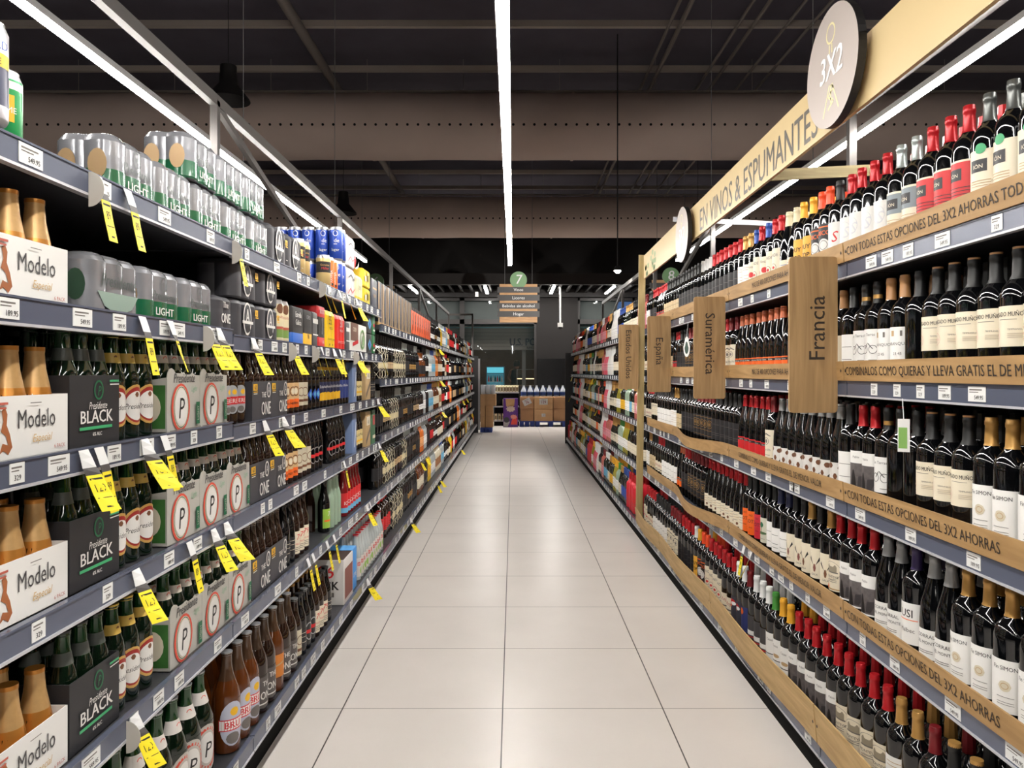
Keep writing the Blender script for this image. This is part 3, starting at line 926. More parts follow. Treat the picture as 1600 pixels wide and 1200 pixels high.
# ------------------------------------------------------------------ bottle shapes
SHAPES = {
 'bordeaux': [(.030, 0), (.0365, .004), (.0372, .012), (.0372, .188), (.0366, .198), (.0335, .211), (.0258, .222), (.0178, .231), (.0138, .241), (.0126, .252), (.0120, .285), (.0132, .286), (.0132, .293), (.0122, .294), (.0118, .30)],
 'burgundy': [(.033, 0), (.0362, .004), (.0367, .012), (.0367, .122), (.0358, .145), (.034, .170), (.027, .197), (.021, .219), (.0158, .243), (.0130, .262), (.0122, .283), (.0134, .284), (.0134, .291), (.0122, .292), (.0118, .297)],
 'longneck': [(.023, 0), (.0270, .003), (.0277, .01), (.0277, .125), (.0270, .138), (.0242, .152), (.0198, .166), (.0165, .180), (.0145, .198), (.0132, .218), (.0132, .2235), (.0148, .2245), (.0148, .2315)],
 'stubby': [(.028, 0), (.0315, .004), (.032, .01), (.032, .07), (.0305, .085), (.027, .105), (.021, .13), (.0175, .15), (.0155, .165), (.0140, .182), (.0150, .183), (.0150, .191)],
 'big': [(.031, 0), (.036, .004), (.037, .012), (.037, .145), (.036, .160), (.031, .180), (.0235, .200), (.0178, .220), (.0150, .240), (.0138, .262), (.0138, .268), (.0155, .269), (.0155, .277)],
 'liquor': [(.034, 0), (.0395, .004), (.0405, .012), (.0405, .165), (.0395, .180), (.034, .196), (.024, .208), (.0165, .218), (.0145, .23), (.0145, .262), (.0165, .263), (.0165, .29)],
 'squat': [(.040, 0), (.046, .005), (.047, .015), (.047, .125), (.044, .142), (.034, .160), (.022, .172), (.0165, .182), (.0155, .20), (.018, .201), (.018, .235)],
 'tall': [(.030, 0), (.0345, .004), (.035, .012), (.035, .175), (.033, .19), (.025, .207), (.0175, .219), (.0145, .231), (.0140, .257), (.016, .258), (.016, .278)],
 'champagne': [(.036, 0), (.0425, .005), (.0435, .014), (.0435, .12), (.041, .145), (.035, .172), (.027, .198), (.0205, .222), (.0175, .25), (.0165, .272), (.019, .274), (.019, .282), (.0185, .284), (.0165, .312)],
}
def rad(shape, z):
    p = SHAPES[shape]
    for a, b in zip(p, p[1:]):
        if a[1] <= z <= b[1]:
            t = (z - a[1]) / max(1e-6, b[1] - a[1])
            return a[0] + (b[0] - a[0])*t
    return p[-1][0]
_BODY = {}
def body_mesh(shape, glass, neck=None, fill=0.0, name='glass', seg=22):
    key = (shape, glass.name, neck.name if neck else 0, fill, seg)
    if key not in _BODY:
        p = [(r, z, (neck if neck and z >= fill else glass)) for r, z in SHAPES[shape]]
        _BODY[key] = MB().lathe(p, glass, seg).mesh(name)
    return _BODY[key]
_CAPS = {}
def cap_mesh(shape, z0, m, m2=None, zb=None, name='capsule'):
    key = (shape, z0, m.name, m2.name if m2 else 0, zb)
    if key not in _CAPS:
        hs = SHAPES[shape][-1][1]
        if shape in ('bordeaux', 'burgundy'):
            p = [(rad(shape, z0) + 0.0007, z0)] + [(rad(shape, z) + 0.0007, z) for r, z in SHAPES[shape] if z0 + 0.002 < z < 0.25]
            p += [(0.0132, 0.272), (0.0130, hs-0.0185), (0.0141, hs-0.017), (0.0141, hs-0.008), (0.0132, hs-0.0065), (0.0131, hs-0.001), (0.0122, hs+0.0006)]
        else:
            p = [(rad(shape, z0) + 0.0007, z0)] + [(r + 0.0007, z) for r, z in SHAPES[shape] if z > z0 + 0.002]
            p.append((p[-1][0], p[-1][1] + 0.0006))
        if m2:
            p = sorted(p + [(0.0133, zb[0]), (0.0133, zb[1])], key=lambda q: q[1])
            p = [(r, z, m2 if zb[0] - 1e-6 <= z < zb[1] - 1e-6 else m) for r, z in p]
        _CAPS[key] = MB().lathe(p, m, 18).mesh(name)
    return _CAPS[key]
def label_mesh(shape, z0, z1, half, m, items=(), name='label', top=None):
    R = rad(shape, (z0+z1)/2)
    mb = MB(); a = math.radians(half)
    mb.lathe([(rad(shape, z0) + 0.0005, z0), (rad(shape, z1) + 0.0005, z1)], m, 14, 0, 0, 0, -a, a, cap=False)
    s = Surf(mb, R + 0.0005, 0, 0.00016)
    s.draw(items)
    return mb.mesh(name)
class Proto:
    def __init__(self, name, mesh, parts=(), h=0.3, r=0.037):
        self.name, self.mesh, self.parts, self.h, self.r = name, mesh, parts, h, r
def place(p, loc, rz, label, cat, group=None):
    o = ob(p.name, p.mesh, None, loc, rz)
    for q in p.parts:
        c = ob(q[0], q[1], o)
        if len(q) > 2:
            for s in q[2]:
                ob(s[0], s[1], c)
    return tag(o, label, cat, group)
#PART3
# ------------------------------------------------------------------ wine kinds (right rack)
CAPM = dict(sd=mat((96, 98, 96), 0.3, 0.6), red=mat((176, 26, 34), 0.3, 0.3), dred=mat((112, 22, 28), 0.35, 0.2), blk=mat((13, 13, 14), 0.45), sil=mat((170, 178, 176), 0.3, 0.6),
            org=mat((232, 76, 34), 0.35, 0.1), yel=mat((232, 170, 50), 0.35, 0.2), crm=mat((224, 212, 176), 0.4), blu=mat((40, 74, 150), 0.35, 0.2), gld=mat((186, 142, 78), 0.32, 0.45),
            wht=mat((226, 226, 224), 0.4), gry=mat((150, 150, 150), 0.35, 0.4), tan=mat((176, 128, 82), 0.4), pur=mat((52, 40, 80), 0.35, 0.2), grn=mat((60, 130, 50), 0.4), ora=mat((190, 98, 60), 0.4), nav=mat((30, 36, 70), 0.4))
def lines(u0, u1, zs, m, h=0.0016):
    return [('rect', u0, u1, z, z + h, m) for z in zs]
WK = {
 'cg': ('wine bottle with green sticker, cream label', 'bordeaux', 'sd', 0.235, (0.075, 0.168, 85, CREAM), [('rect', -0.028, 0.012, 0.118, 0.146, DARKP), ('text', 'IÓN', -0.008, 0.126, 0.013, CREAM), ('disc', -0.002, 0.170, 0.013, 0.012, MINT)] + lines(-0.025, 0.02, (0.085, 0.091, 0.097), TAN)),
 'rd': ('wine bottle with red label', 'bordeaux', 'red', 0.235, (0.07, 0.166, 85, CREAM), [('rect', -0.045, 0.045, 0.075, 0.161, REDP), ('rect', -0.028, 0.012, 0.118, 0.146, DARKP), ('text', 'IÓN', -0.008, 0.126, 0.013, CREAM)] + lines(-0.03, 0.03, (0.084, 0.092, 0.1), DARKP)),
 'gr': ('wine bottle with grey panel label', 'bordeaux', 'sil', 0.235, (0.07, 0.166, 85, CREAM), [('rect', -0.036, 0.036, 0.105, 0.160, mat((130, 140, 146), 0.5)), ('rect', -0.028, 0.012, 0.118, 0.146, DARKP), ('text', 'IÓN', -0.008, 0.126, 0.013, CREAM)] + lines(-0.025, 0.025, (0.08, 0.087), TAN)),
 'wh': ('red capped white label bottle', 'bordeaux', 'red', 0.238, (0.055, 0.160, 85, WHITE), [('text', 'S', 0.0, 0.095, 0.05, mat((205, 205, 210), 0.5), 0, 1, False, 0.2), ('ring', -0.004, 0.12, 0.02, 0.026, 0.0015, mat((200, 200, 205), 0.5))] + lines(-0.02, 0.02, (0.066, 0.071), GREYINK)),
 'wb': ('black capped white label bottle', 'bordeaux', 'blk', 0.235, (0.055, 0.160, 85, WHITE), [('text', 'S', 0.0, 0.095, 0.05, REDP, 0, 1, False, 0.2)] + lines(-0.02, 0.02, (0.066, 0.071), REDP)),
 'og': ('orange capped wine bottle with black label', 'bordeaux', 'org', 0.240, (0.055, 0.170, 85, DARKP), [('text', 'RICO', 0, 0.132, 0.022, ORANGE, 0.02), ('disc', 0, 0.098, 0.022, 0.022, WHITE), ('ring', 0, 0.098, 0.016, 0.016, 0.002, GREYINK), ('rect', -0.03, 0.03, 0.158, 0.162, ORANGE), ('text', 'TINTO', 0, 0.062, 0.011, REDP)]),
 'yl': ('yellow capped wine bottle with yellow label', 'bordeaux', 'yel', 0.240, (0.05, 0.158, 85, mat((236, 176, 66), 0.5)), [('text', 'MUY', -0.002, 0.112, 0.024, INK, 0.02), ('text', 'TOP', -0.002, 0.082, 0.024, INK, 0.02)]),
 'cc': ('slender cream capped bottle', 'burgundy', 'crm', 0.240, (0.04, 0.105, 85, CREAM), lines(-0.025, 0.025, (0.06, 0.07, 0.085), BLUEP)),
 'rc': ('red capped bottle with spotted label', 'bordeaux', 'red', 0.238, (0.05, 0.165, 85, CREAM), [('text', 'ONDE', 0, 0.132, 0.018, GREYINK), ('ring', 0, 0.088, 0.017, 0.017, 0.002, GREYINK), ('disc', 0, 0.088, 0.009, 0.006, REDP), ('disc', -0.035, 0.10, 0.011, 0.009, REDP)] + lines(-0.02, 0.02, (0.06,), GREYINK)),
 'bl': ('blue capped bottle with spotted label', 'bordeaux', 'blu', 0.238, (0.05, 0.155, 85, CREAM), [('disc', 0.005, 0.098, 0.017, 0.012, REDP), ('disc', -0.032, 0.09, 0.012, 0.01, REDP), ('text', 'Rosa', 0, 0.128, 0.018, GREYINK)] + lines(-0.02, 0.02, (0.062, 0.07), REDP)),
 'gd': ('gold capped wine bottle with white label', 'bordeaux', 'gld', 0.236, (0.05, 0.155, 85, PAPER), lines(-0.022, 0.022, (0.075, 0.09, 0.105, 0.13, 0.14), TAN)),
 'dk': ('red capped wine bottle with black label', 'bordeaux', 'red', 0.238, (0.05, 0.150, 85, DARKP), lines(-0.02, 0.02, (0.08, 0.11), GREYINK)),
 'wc': ('white capped wine bottle with black label', 'bordeaux', 'wht', 0.238, (0.05, 0.150, 85, DARKP), lines(-0.02, 0.02, (0.07, 0.10, 0.12), GREYINK)),
 'bk': ('black bottle with dark label', 'bordeaux', 'blk', 0.235, (0.05, 0.160, 80, DARKP), lines(-0.02, 0.02, (0.075, 0.085, 0.13), GREYINK)),
 'cl': ('black capped wine bottle with tan label', 'bordeaux', 'blk', 0.235, (0.05, 0.140, 85, mat((206, 184, 146), 0.5)), lines(-0.02, 0.02, (0.07, 0.08, 0.11), INK)),
 'lg': ('black capped cream label bottle', 'bordeaux', ('blk', 'tan', 0.2955, 0.3001), 0.230, (0.085, 0.172, 95, CREAM), [('text', 'LEGADO MUÑOZ', 0, 0.150, 0.0135, INK, 0.012, 0.72), ('rect', -0.02, 0.02, 0.1425, 0.1435, GREYINK), ('ring', -0.034, 0.112, 0.015, 0.015, 0.0009, mat((214, 150, 140), 0.5)), ('text', 'MUÑOZ', -0.034, 0.109, 0.006, mat((214, 150, 140), 0.5)), ('text', 'TEMPRANILLO', 0.018, 0.12, 0.005, GREYINK)] + lines(0.002, 0.034, (0.104, 0.108, 0.112), mat((180, 165, 145), 0.5), 0.001)),
 'pb': ('plain black wine bottle with side label only', 'bordeaux', 'blk', 0.232, None, []),
 'bq': ('tan capped wine bottle with white label', 'bordeaux', 'tan', 0.238, (0.05, 0.155, 75, PAPER), [('text', 'BARANQUOC', 0, 0.105, 0.012, GREYINK), ('rect', -0.02, -0.01, 0.13, 0.145, TAN), ('rect', 0.008, 0.014, 0.13, 0.145, GREYINK), ('text', '23 45', 0, 0.078, 0.011, GREYINK)]),
 'bi': ('bottle with sketch label', 'bordeaux', ('blk', 'gld', 0.250, 0.262), 0.236, (0.055, 0.158, 75, PAPER), [('text', 'Las Tierras', 0, 0.138, 0.012, GREYINK, 0, 0.9, False, 0.2), ('ring', -0.012, 0.098, 0.013, 0.013, 0.0015, INK), ('ring', 0.018, 0.098, 0.013, 0.013, 0.0015, INK), ('poly', [(-0.012, 0.098), (0.0, 0.118), (0.001, 0.116), (-0.010, 0.097)], INK), ('poly', [(0.018, 0.098), (0.0, 0.118), (0.002, 0.119), (0.020, 0.099)], INK)] + lines(0.005, 0.03, (0.066,), GREYINK)),
 'tc': ('tan capped wine bottle with narrow cream label', 'bordeaux', 'tan', 0.240, (0.05, 0.150, 60, CREAM), [('text', 'FC', 0, 0.115, 0.02, GREYINK), ('text', 'VA', 0.005, 0.06, 0.014, INK)]),
 'oo': ('orange capped sloping bottle', 'burgundy', 'ora', 0.250, (0.045, 0.095, 90, ORANGE), [('rect', -0.055, 0.055, 0.080, 0.090, INK), ('text', 'BERONIA', 0, 0.0815, 0.007, WHITE)]),
 'cr': ('bottle with engraved cream label', 'bordeaux', 'dred', 0.238, (0.05, 0.165, 85, CREAM), [('ring', 0, 0.118, 0.015, 0.015, 0.002, GREYINK), ('disc', 0, 0.118, 0.008, 0.008, GREYINK), ('poly', [(-0.025, 0.14), (0, 0.152), (0.025, 0.14), (0.02, 0.138), (0, 0.146), (-0.02, 0.138)], GREYINK), ('text', 'Gran Vin', 0, 0.078, 0.014, GREYINK, 0, 0.9, False, 0.2)] + lines(-0.02, 0.02, (0.06,), GREYINK)),
 'or': ('black bottle with gilt label', 'bordeaux', 'dred', 0.236, (0.045, 0.165, 85, DARKP), [('ring', 0, 0.12, 0.02, 0.022, 0.002, GOLD), ('ring', 0, 0.12, 0.011, 0.012, 0.002, GOLD), ('disc', 0, 0.12, 0.005, 0.005, GOLD)] + lines(-0.03, 0.03, (0.055, 0.085, 0.155), GOLD)),
 'rl': ('sloping bottle with red label', 'burgundy', 'red', 0.245, (0.04, 0.105, 90, REDP), [('rect', -0.055, 0.055, 0.09, 0.10, INK), ('text', 'TINTO', 0, 0.0915, 0.007, WHITE)]),
 'he': ('sloping bottle with patched label', 'burgundy', 'gry', 0.248, (0.035, 0.105, 90, WHITE), [('disc', -0.02, 0.095, 0.012, 0.009, BROWNP), ('disc', 0.02, 0.088, 0.012, 0.009, BROWNP), ('disc', 0.0, 0.06, 0.008, 0.010, BROWNP), ('poly', [(0.015, 0.045), (0.03, 0.062), (0.045, 0.05), (0.03, 0.036)], DARKP), ('poly', [(-0.05, 0.05), (-0.035, 0.064), (-0.03, 0.045)], BROWNP)]),
 'ch': ('bottle with château label', 'bordeaux', 'red', 0.236, (0.045, 0.150, 80, CREAM), [('rect', -0.024, 0.024, 0.104, 0.108, GREYINK), ('poly', [(-0.02, 0.108), (-0.02, 0.125), (-0.014, 0.134), (-0.008, 0.125), (0.008, 0.125), (0.014, 0.134), (0.02, 0.125), (0.02, 0.108)], mat((150, 140, 120), 0.5)), ('ring', 0, 0.112, 0.034, 0.030, 0.001, GREYINK), ('text', 'MONTEVIE', 0, 0.088, 0.011, INK), ('disc', -0.02, 0.058, 0.008, 0.008, ORANGE), ('rect', -0.03, 0.03, 0.05, 0.053, GOLD)] + lines(-0.02, 0.02, (0.074, 0.08), GREYINK)),
 'fs': ('gold capped wine bottle with tall white label', 'bordeaux', 'gld', 0.236, (0.035, 0.148, 80, PAPER), [('text', 'Fin SIMON', 0, 0.126, 0.0125, INK, 0.004, 0.9), ('disc', 0, 0.092, 0.013, 0.012, mat((214, 204, 180), 0.5)), ('ring', 0, 0.092, 0.008, 0.007, 0.0015, TAN)] + lines(-0.016, 0.018, (0.052, 0.057, 0.068), GREYINK, 0.001)),
 'ph': ('bottle with photograph label', 'bordeaux', 'red', 0.236, (0.04, 0.160, 80, PAPER), [('rect', -0.03, 0.032, 0.045, 0.122, mat((96, 90, 90), 0.5, 0, 0.5, 0, 0.5, 90)), ('poly', [(-0.02, 0.045), (-0.016, 0.09), (-0.01, 0.105), (-0.003, 0.09), (0.002, 0.045)], INK), ('poly', [(0.005, 0.05), (0.008, 0.082), (0.03, 0.085), (0.03, 0.07), (0.02, 0.05)], mat((60, 56, 58), 0.5)), ('text', 'Pablo', 0, 0.138, 0.01, GREYINK)]),
 'us': ('purple capped wine bottle', 'bordeaux', 'pur', 0.236, (0.04, 0.150, 85, PAPER), [('text', 'USI', 0, 0.112, 0.03, INK, 0.01, 0.9), ('text', 'Malbec', 0, 0.072, 0.016, GREYINK), ('rect', -0.03, 0.03, 0.104, 0.106, ORANGE)]),
 'bg': ('grey capped sloping bottle', 'burgundy', 'gry', 0.235, (0.03, 0.105, 85, PAPER), [('text', 'CORRAL', 0, 0.084, 0.013, INK), ('text', 'DEL MONTE', 0, 0.068, 0.011, INK)] + lines(-0.02, 0.02, (0.045, 0.05), GREYINK)),
 'an': ('wine bottle with white antler label', 'bordeaux', 'blk', 0.236, (0.045, 0.150, 80, CREAM), [('poly', [(-0.004, 0.09), (-0.02, 0.125), (-0.014, 0.11), (-0.022, 0.112), (-0.01, 0.098)], INK), ('poly', [(0.004, 0.09), (0.02, 0.125), (0.014, 0.11), (0.022, 0.112), (0.01, 0.098)], INK), ('disc', 0, 0.082, 0.006, 0.014, mat((130, 80, 70), 0.5)), ('text', 'GALA', 0, 0.056, 0.01, GREYINK)]),
 'ag': ('gold capped wine bottle with antler label', 'bordeaux', 'gld', 0.236, (0.045, 0.150, 80, CREAM), [('poly', [(-0.004, 0.09), (-0.02, 0.125), (-0.014, 0.11), (-0.022, 0.112), (-0.01, 0.098)], INK), ('poly', [(0.004, 0.09), (0.02, 0.125), (0.014, 0.11), (0.022, 0.112), (0.01, 0.098)], INK), ('disc', 0, 0.082, 0.006, 0.014, BROWNP), ('text', 'GALA', 0, 0.056, 0.01, GREYINK)]),
 'nv': ('navy capped wine bottle with white label', 'bordeaux', 'nav', 0.236, (0.045, 0.140, 80, PAPER), lines(-0.02, 0.02, (0.06, 0.075, 0.11), INK)),
 'gt': ('wine bottle with green tree label and black capsule', 'bordeaux', 'blk', 0.236, (0.045, 0.150, 80, mat((206, 204, 186), 0.5)), [('disc', 0, 0.120, 0.012, 0.012, GREENP), ('poly', [(-0.002, 0.085), (-0.002, 0.112), (0.002, 0.112), (0.002, 0.085)], BROWNP), ('disc', 0, 0.085, 0.03, 0.006, mat((70, 96, 60), 0.5))] + lines(-0.02, 0.02, (0.06,), GREYINK)),
 'ot': ('wine bottle with orange label', 'bordeaux', 'blk', 0.236, (0.045, 0.150, 70, ORANGE), [('text', 'DIEZ', 0, 0.128, 0.011, INK), ('text', 'LOTS', 0, 0.098, 0.022, INK, 0.01), ('text', 'tinto', 0, 0.075, 0.010, INK)]),
 'os': ('wine bottle with crimson label', 'bordeaux', 'blk', 0.236, (0.045, 0.150, 70, mat((196, 40, 56), 0.5)), [('text', 'DIEZ', 0, 0.128, 0.011, INK), ('text', 'LOTS', 0, 0.098, 0.022, INK, 0.01), ('text', 'tinto', 0, 0.075, 0.010, INK)]),
 'bw': ('sloping bottle with sealed label', 'burgundy', 'red', 0.240, (0.035, 0.105, 90, CREAM), [('disc', 0.016, 0.05, 0.007, 0.007, BROWNP), ('rect', -0.02, 0.03, 0.078, 0.080, TAN)] + lines(-0.02, 0.02, (0.066, 0.09), GREYINK)),
 'ye': ('yellow screw capped bottle', 'bordeaux', 'yel', 0.236, (0.045, 0.150, 85, PAPER), [('rect', -0.05, 0.05, 0.07, 0.073, INK), ('text', 'Casas', 0, 0.122, 0.013, GREYINK), ('disc', 0.005, 0.09, 0.016, 0.007, TAN)]),
 'wn': ('white screw capped bottle', 'bordeaux', 'wht', 0.236, (0.045, 0.140, 85, mat((74, 72, 74), 0.5)), [('rect', -0.04, 0.04, 0.06, 0.078, PAPER), ('rect', -0.04, 0.04, 0.05, 0.055, REDP)]),
 'wo': ('white capped swirl label bottle', 'bordeaux', 'wht', 0.236, (0.045, 0.150, 85, mat((60, 60, 70), 0.5)), [('disc', -0.01, 0.125, 0.022, 0.012, REDP), ('disc', 0.0, 0.118, 0.016, 0.008, PAPER), ('disc', -0.02, 0.108, 0.012, 0.008, ORANGE)]),
 'gn': ('green screw capped bottle', 'bordeaux', 'grn', 0.236, (0.045, 0.150, 85, PAPER), [('rect', -0.05, 0.05, 0.07, 0.073, INK), ('text', 'Casas', 0, 0.122, 0.013, GREYINK)]),
 'bb': ('red capped wine bottle with blue label', 'bordeaux', 'dred', 0.236, (0.045, 0.150, 85, mat((50, 58, 110), 0.5)), [('disc', -0.02, 0.13, 0.014, 0.014, ORANGE)]),
 'b2': ('wine bottle with gold rimmed capsule', 'bordeaux', ('blk', 'gld', 0.292, 0.301), 0.225, (0.045, 0.130, 80, mat((206, 172, 116), 0.5)), lines(-0.02, 0.02, (0.06, 0.08), INK)),
 'rw': ('red capped wine bottle with white script label', 'bordeaux', 'red', 0.238, (0.05, 0.120, 85, CREAM), [('text', 'Roja', 0, 0.085, 0.024, mat((170, 60, 60), 0.5), 0, 1, False, 0.25), ('rect', -0.03, 0.03, 0.06, 0.066, GREYINK)]),
 'w2': ('dark capped wine bottle with plain white label', 'bordeaux', 'blk', 0.236, (0.045, 0.150, 85, PAPER), lines(-0.02, 0.02, (0.07, 0.11), GREYINK)),
}
WP = {}
def wine(k):
    if k not in WP:
        d, shape, cap, cz, lab, items = WK[k]
        parts = []
        if isinstance(cap, tuple):
            parts.append(('capsule', cap_mesh(shape, cz, CAPM[cap[0]], CAPM[cap[1]], cap[2:])))
        else:
            parts.append(('capsule', cap_mesh(shape, cz, CAPM[cap])))
        if lab:
            parts.append(('label', label_mesh(shape, *lab, items)))
        WP[k] = (Proto('wine_bottle', body_mesh(shape, GLASS_BLK), parts), d)
    return WP[k]
def R(*a):
    out = []
    for t in a:
        k, n = t.split('*') if '*' in t else (t, '1')
        out += [k]*int(n)
    return out
SEQ = [
 R('cg*4','rd*3','gr*2','wh*4','wb','og*2','yl*2','cc*2','rc*2','bl','rc','bl','gd*2','dk*7','wc*3','bk*6','cl*6','rl*4','dk*3','w2*2','rw*3'),
 R('lg*6','pb','bq*2','bi*2','w2','tc*2','w2*2','dk*2','oo*9','cr*2','dk*2','oo*2','rl*3','or*4','bk*3','rl*2','cl*4','cr*3','w2*3','rw*4'),
 R('fs*4','lg*3','pb*2','bi','ph*2','w2','he*8','cr','rl*5','bk*6','or*5','bk*4','cl*2','gd*2','w2*6','lg*3','rw*3','dk*2'),
 R('fs*5','bg*2','us','bg*2','ph*3','ch','ag','an','ag','an*2','nv*2','w2','gt','os','ot*2','bw*9','or*5','dk*2','oo*2','w2*6','rw*3','cl*3','gd*3'),
 R('b2*4','cr','gd*2','ch*4','ph*5','ye*2','gn','wn*3','bb','wo*2','rw*2','rc*4','og*2','yl','wc','dk*4','cr*4','w2*6','rw*3','rc*3'),
]
SY0 = [1.455, 1.512, 1.455, 1.455, 1.465]
BEYOND = ['before Francia sign', 'past Francia sign', 'past Suramérica sign', 'past España sign']
BEYOND_Y = [0, 2.33, 3.56, 4.79, 9]
PITCH = 0.0770
BACK = MB()        # bottles standing behind the front rows and far away
def quick(mb, x, y, z, shape, glass, lab, cap, seg=8, lz=(0.05, 0.15), cz=0.236):
    p = []; sp = SHAPES[shape]
    hs = sp[-1][1]; lz = (lz[0]*hs/0.3, lz[1]*hs/0.3); cz = cz*hs/0.3
    rB = rad(shape, lz[0])
    pts = [(sp[1][0], 0), (rB, 0.01), (rB, lz[0])]
    low = [q for q in sp if lz[1] < q[1] < cz][::2]
    prof = [(pts[0][0], 0, glass), (rB, lz[0], lab), (rad(shape, lz[1]), lz[1], glass)]
    prof += [(r, zz, glass) for r, zz in low]
    prof += [(rad(shape, cz) + 0.0006, cz, cap), (sp[-2][0] + 0.0008, hs, cap)]
    mb.lathe(prof, glass, seg, x, y, z)
nw = 0
for j, seq in enumerate(SEQ):
    cnt = {}
    for n, k in enumerate(seq):
        y = SY0[j] + n*PITCH
        if y > 5.92:
            break
        if j == 4 and 5.60 < y < 5.72:
            continue
        p, d = wine(k)
        b = max(i for i in range(4) if y >= BEYOND_Y[i])
        cnt[b] = cnt.get(b, 0) + 1
        if b == 0:
            tot = sum(1 for q in range(len(seq)) if SY0[j] + q*PITCH < 2.33)
            w = nth(tot - cnt[0] + 1)
        else:
            w = nth(cnt[b])
        x = (RX['lip'] + 0.058 if j < 4 else RX['base'] + 0.066) + random.uniform(0, 0.006)
        if p.mesh and WK[k][1] == 'burgundy':
            x += 0.003
        rz = PI + random.uniform(0.15, 0.6)
        if k == 'pb':
            rz = 0
        place(p, (x, y + random.uniform(-0.0004, 0.0004), ZR[j] + 0.0004), rz, '%s, %s %s, right %s shelf' % (d, w, BEYOND[b], SHN[j] if j < 4 else 'bottom'), 'wine bottle', 'wine bottles on the right %s shelf' % SHN[j])
        nw += 1
        # two more of the kind behind it
        cap = WK[k][2]; cap = CAPM[cap[0] if isinstance(cap, tuple) else cap]
        for q in (1, 2):
            if random.random() < 0.93:
                quick(BACK, x + 0.082*q, y + random.uniform(-0.004, 0.004), ZR[j] + 0.001, WK[k][1], GLASS_BLK, WK[k][4][3] if WK[k][4] else GLASS_BLK, cap)

# ------------------------------------------------------------------ white, rosé and sparkling bottles beyond the pole
FK = []
def fk(d, shape, glass, labm, capm, lz=(0.05, 0.14), cz=0.24, extra=None):
    lz = tuple(v*SHAPES[shape][-1][1]/0.3 for v in lz); cz *= SHAPES[shape][-1][1]/0.3
    it = lines(-0.02, 0.02, (lz[0] + 0.012, lz[0] + 0.03, lz[1] - 0.02), GREYINK) + (extra or [])
    FK.append((Proto('white_wine_bottle', body_mesh(shape, glass, None, 0, 'glass', 14),
              [('capsule', cap_mesh(shape, round(cz, 4), capm)), ('label', label_mesh(shape, lz[0], lz[1], 80, labm, it))]), d, shape, glass, labm, capm))
fk('dark bottle with cream label', 'bordeaux', GLASS_BLK, CREAM, CAPM['blk'])
fk('green bottle with cream label', 'burgundy', GLASS_DGRN, CREAM, CAPM['gld'])
fk('pale green bottle with white label', 'bordeaux', GLASS_PALE, PAPER, CAPM['grn'])
fk('yellowish bottle with white label', 'burgundy', GLASS_YEL, PAPER, CAPM['yel'])
fk('rosé bottle with pink label', 'bordeaux', GLASS_ROSE, PINK, CAPM['dred'])
fk('dark sparkling bottle with gold neck foil', 'champagne', GLASS_DGRN, CREAM, CAPM['gld'], (0.05, 0.13), 0.2)
fk('white-wrapped sparkling bottle', 'champagne', mat((232, 228, 222), 0.4), PAPER, CAPM['wht'], (0.05, 0.13), 0.2)
fk('pink-wrapped sparkling bottle', 'champagne', mat((226, 92, 112), 0.4), PINK, CAPM['wht'], (0.05, 0.13), 0.2)
fk('bottle with pale blue label', 'bordeaux', GLASS_DGRN, SKY, CAPM['wht'])
fk('dark bottle with orange label', 'bordeaux', GLASS_BLK, ORANGE, CAPM['org'])
fk('bottle with deep blue label', 'bordeaux', GLASS_BLK, BLUEP, CAPM['blu'])
fk('red-wrapped wine bottle', 'bordeaux', mat((206, 36, 52), 0.4), REDP, CAPM['red'])
fk('green bottle with yellow label', 'bordeaux', GLASS_DGRN, YEL, CAPM['yel'])
far_mix = [[4, 0, 1, 10, 10, 6, 0, 5, 9, 4, 7, 1], [0, 2, 12, 8, 1, 0, 6, 7, 4, 5, 1, 6], [0, 4, 1, 8, 2, 12, 3, 1, 5, 6, 7, 9], [0, 0, 1, 3, 2, 1, 5, 4, 7, 6, 0, 9], [11, 11, 10, 1, 2, 3, 12, 1, 8, 4, 0, 6, 7, 3]]
for j in range(5):
    y = 5.965; n = 0; run = 0; mi = 0; cur = far_mix[j][0]
    while y < REND - 0.1:
        if run <= 0:
            cur = far_mix[j][mi % len(far_mix[j])]; mi += 1; run = random.choice((2, 3, 3, 4, 5))
            if j == 4 and mi == 1:
                run = 2
        run -= 1
        p, d, shape, glass, lm, cm = FK[cur]
        rr = 0.0455 if shape == 'champagne' else 0.0398
        y += rr
        x = (RX['lip'] if j < 4 else RX['base']) + 0.058 + random.uniform(0, 0.008)
        n += 1
        if n <= 60:
            place(p, (x, y, ZR[j] + 0.0004), PI + random.uniform(0.2, 0.6), '%s, %s past wooden pole, right %s shelf' % (d, nth(n), SHN[j] if j < 4 else 'bottom'), 'wine bottle', 'bottles past the pole, right %s shelf' % SHN[j])
        else:
            quick(BACK, x, y, ZR[j] + 0.001, shape, glass, lm, cm, 8)
        quick(BACK, x + 0.088, y, ZR[j] + 0.001, shape, glass, lm, cm, 6)
        y += rr
o = ob('wine_bottles', BACK.mesh('wine_bottles')); o['kind'] = 'stuff'
tag(o, 'wine bottles standing behind the front rows and at the far end, right rack', 'wine bottle')
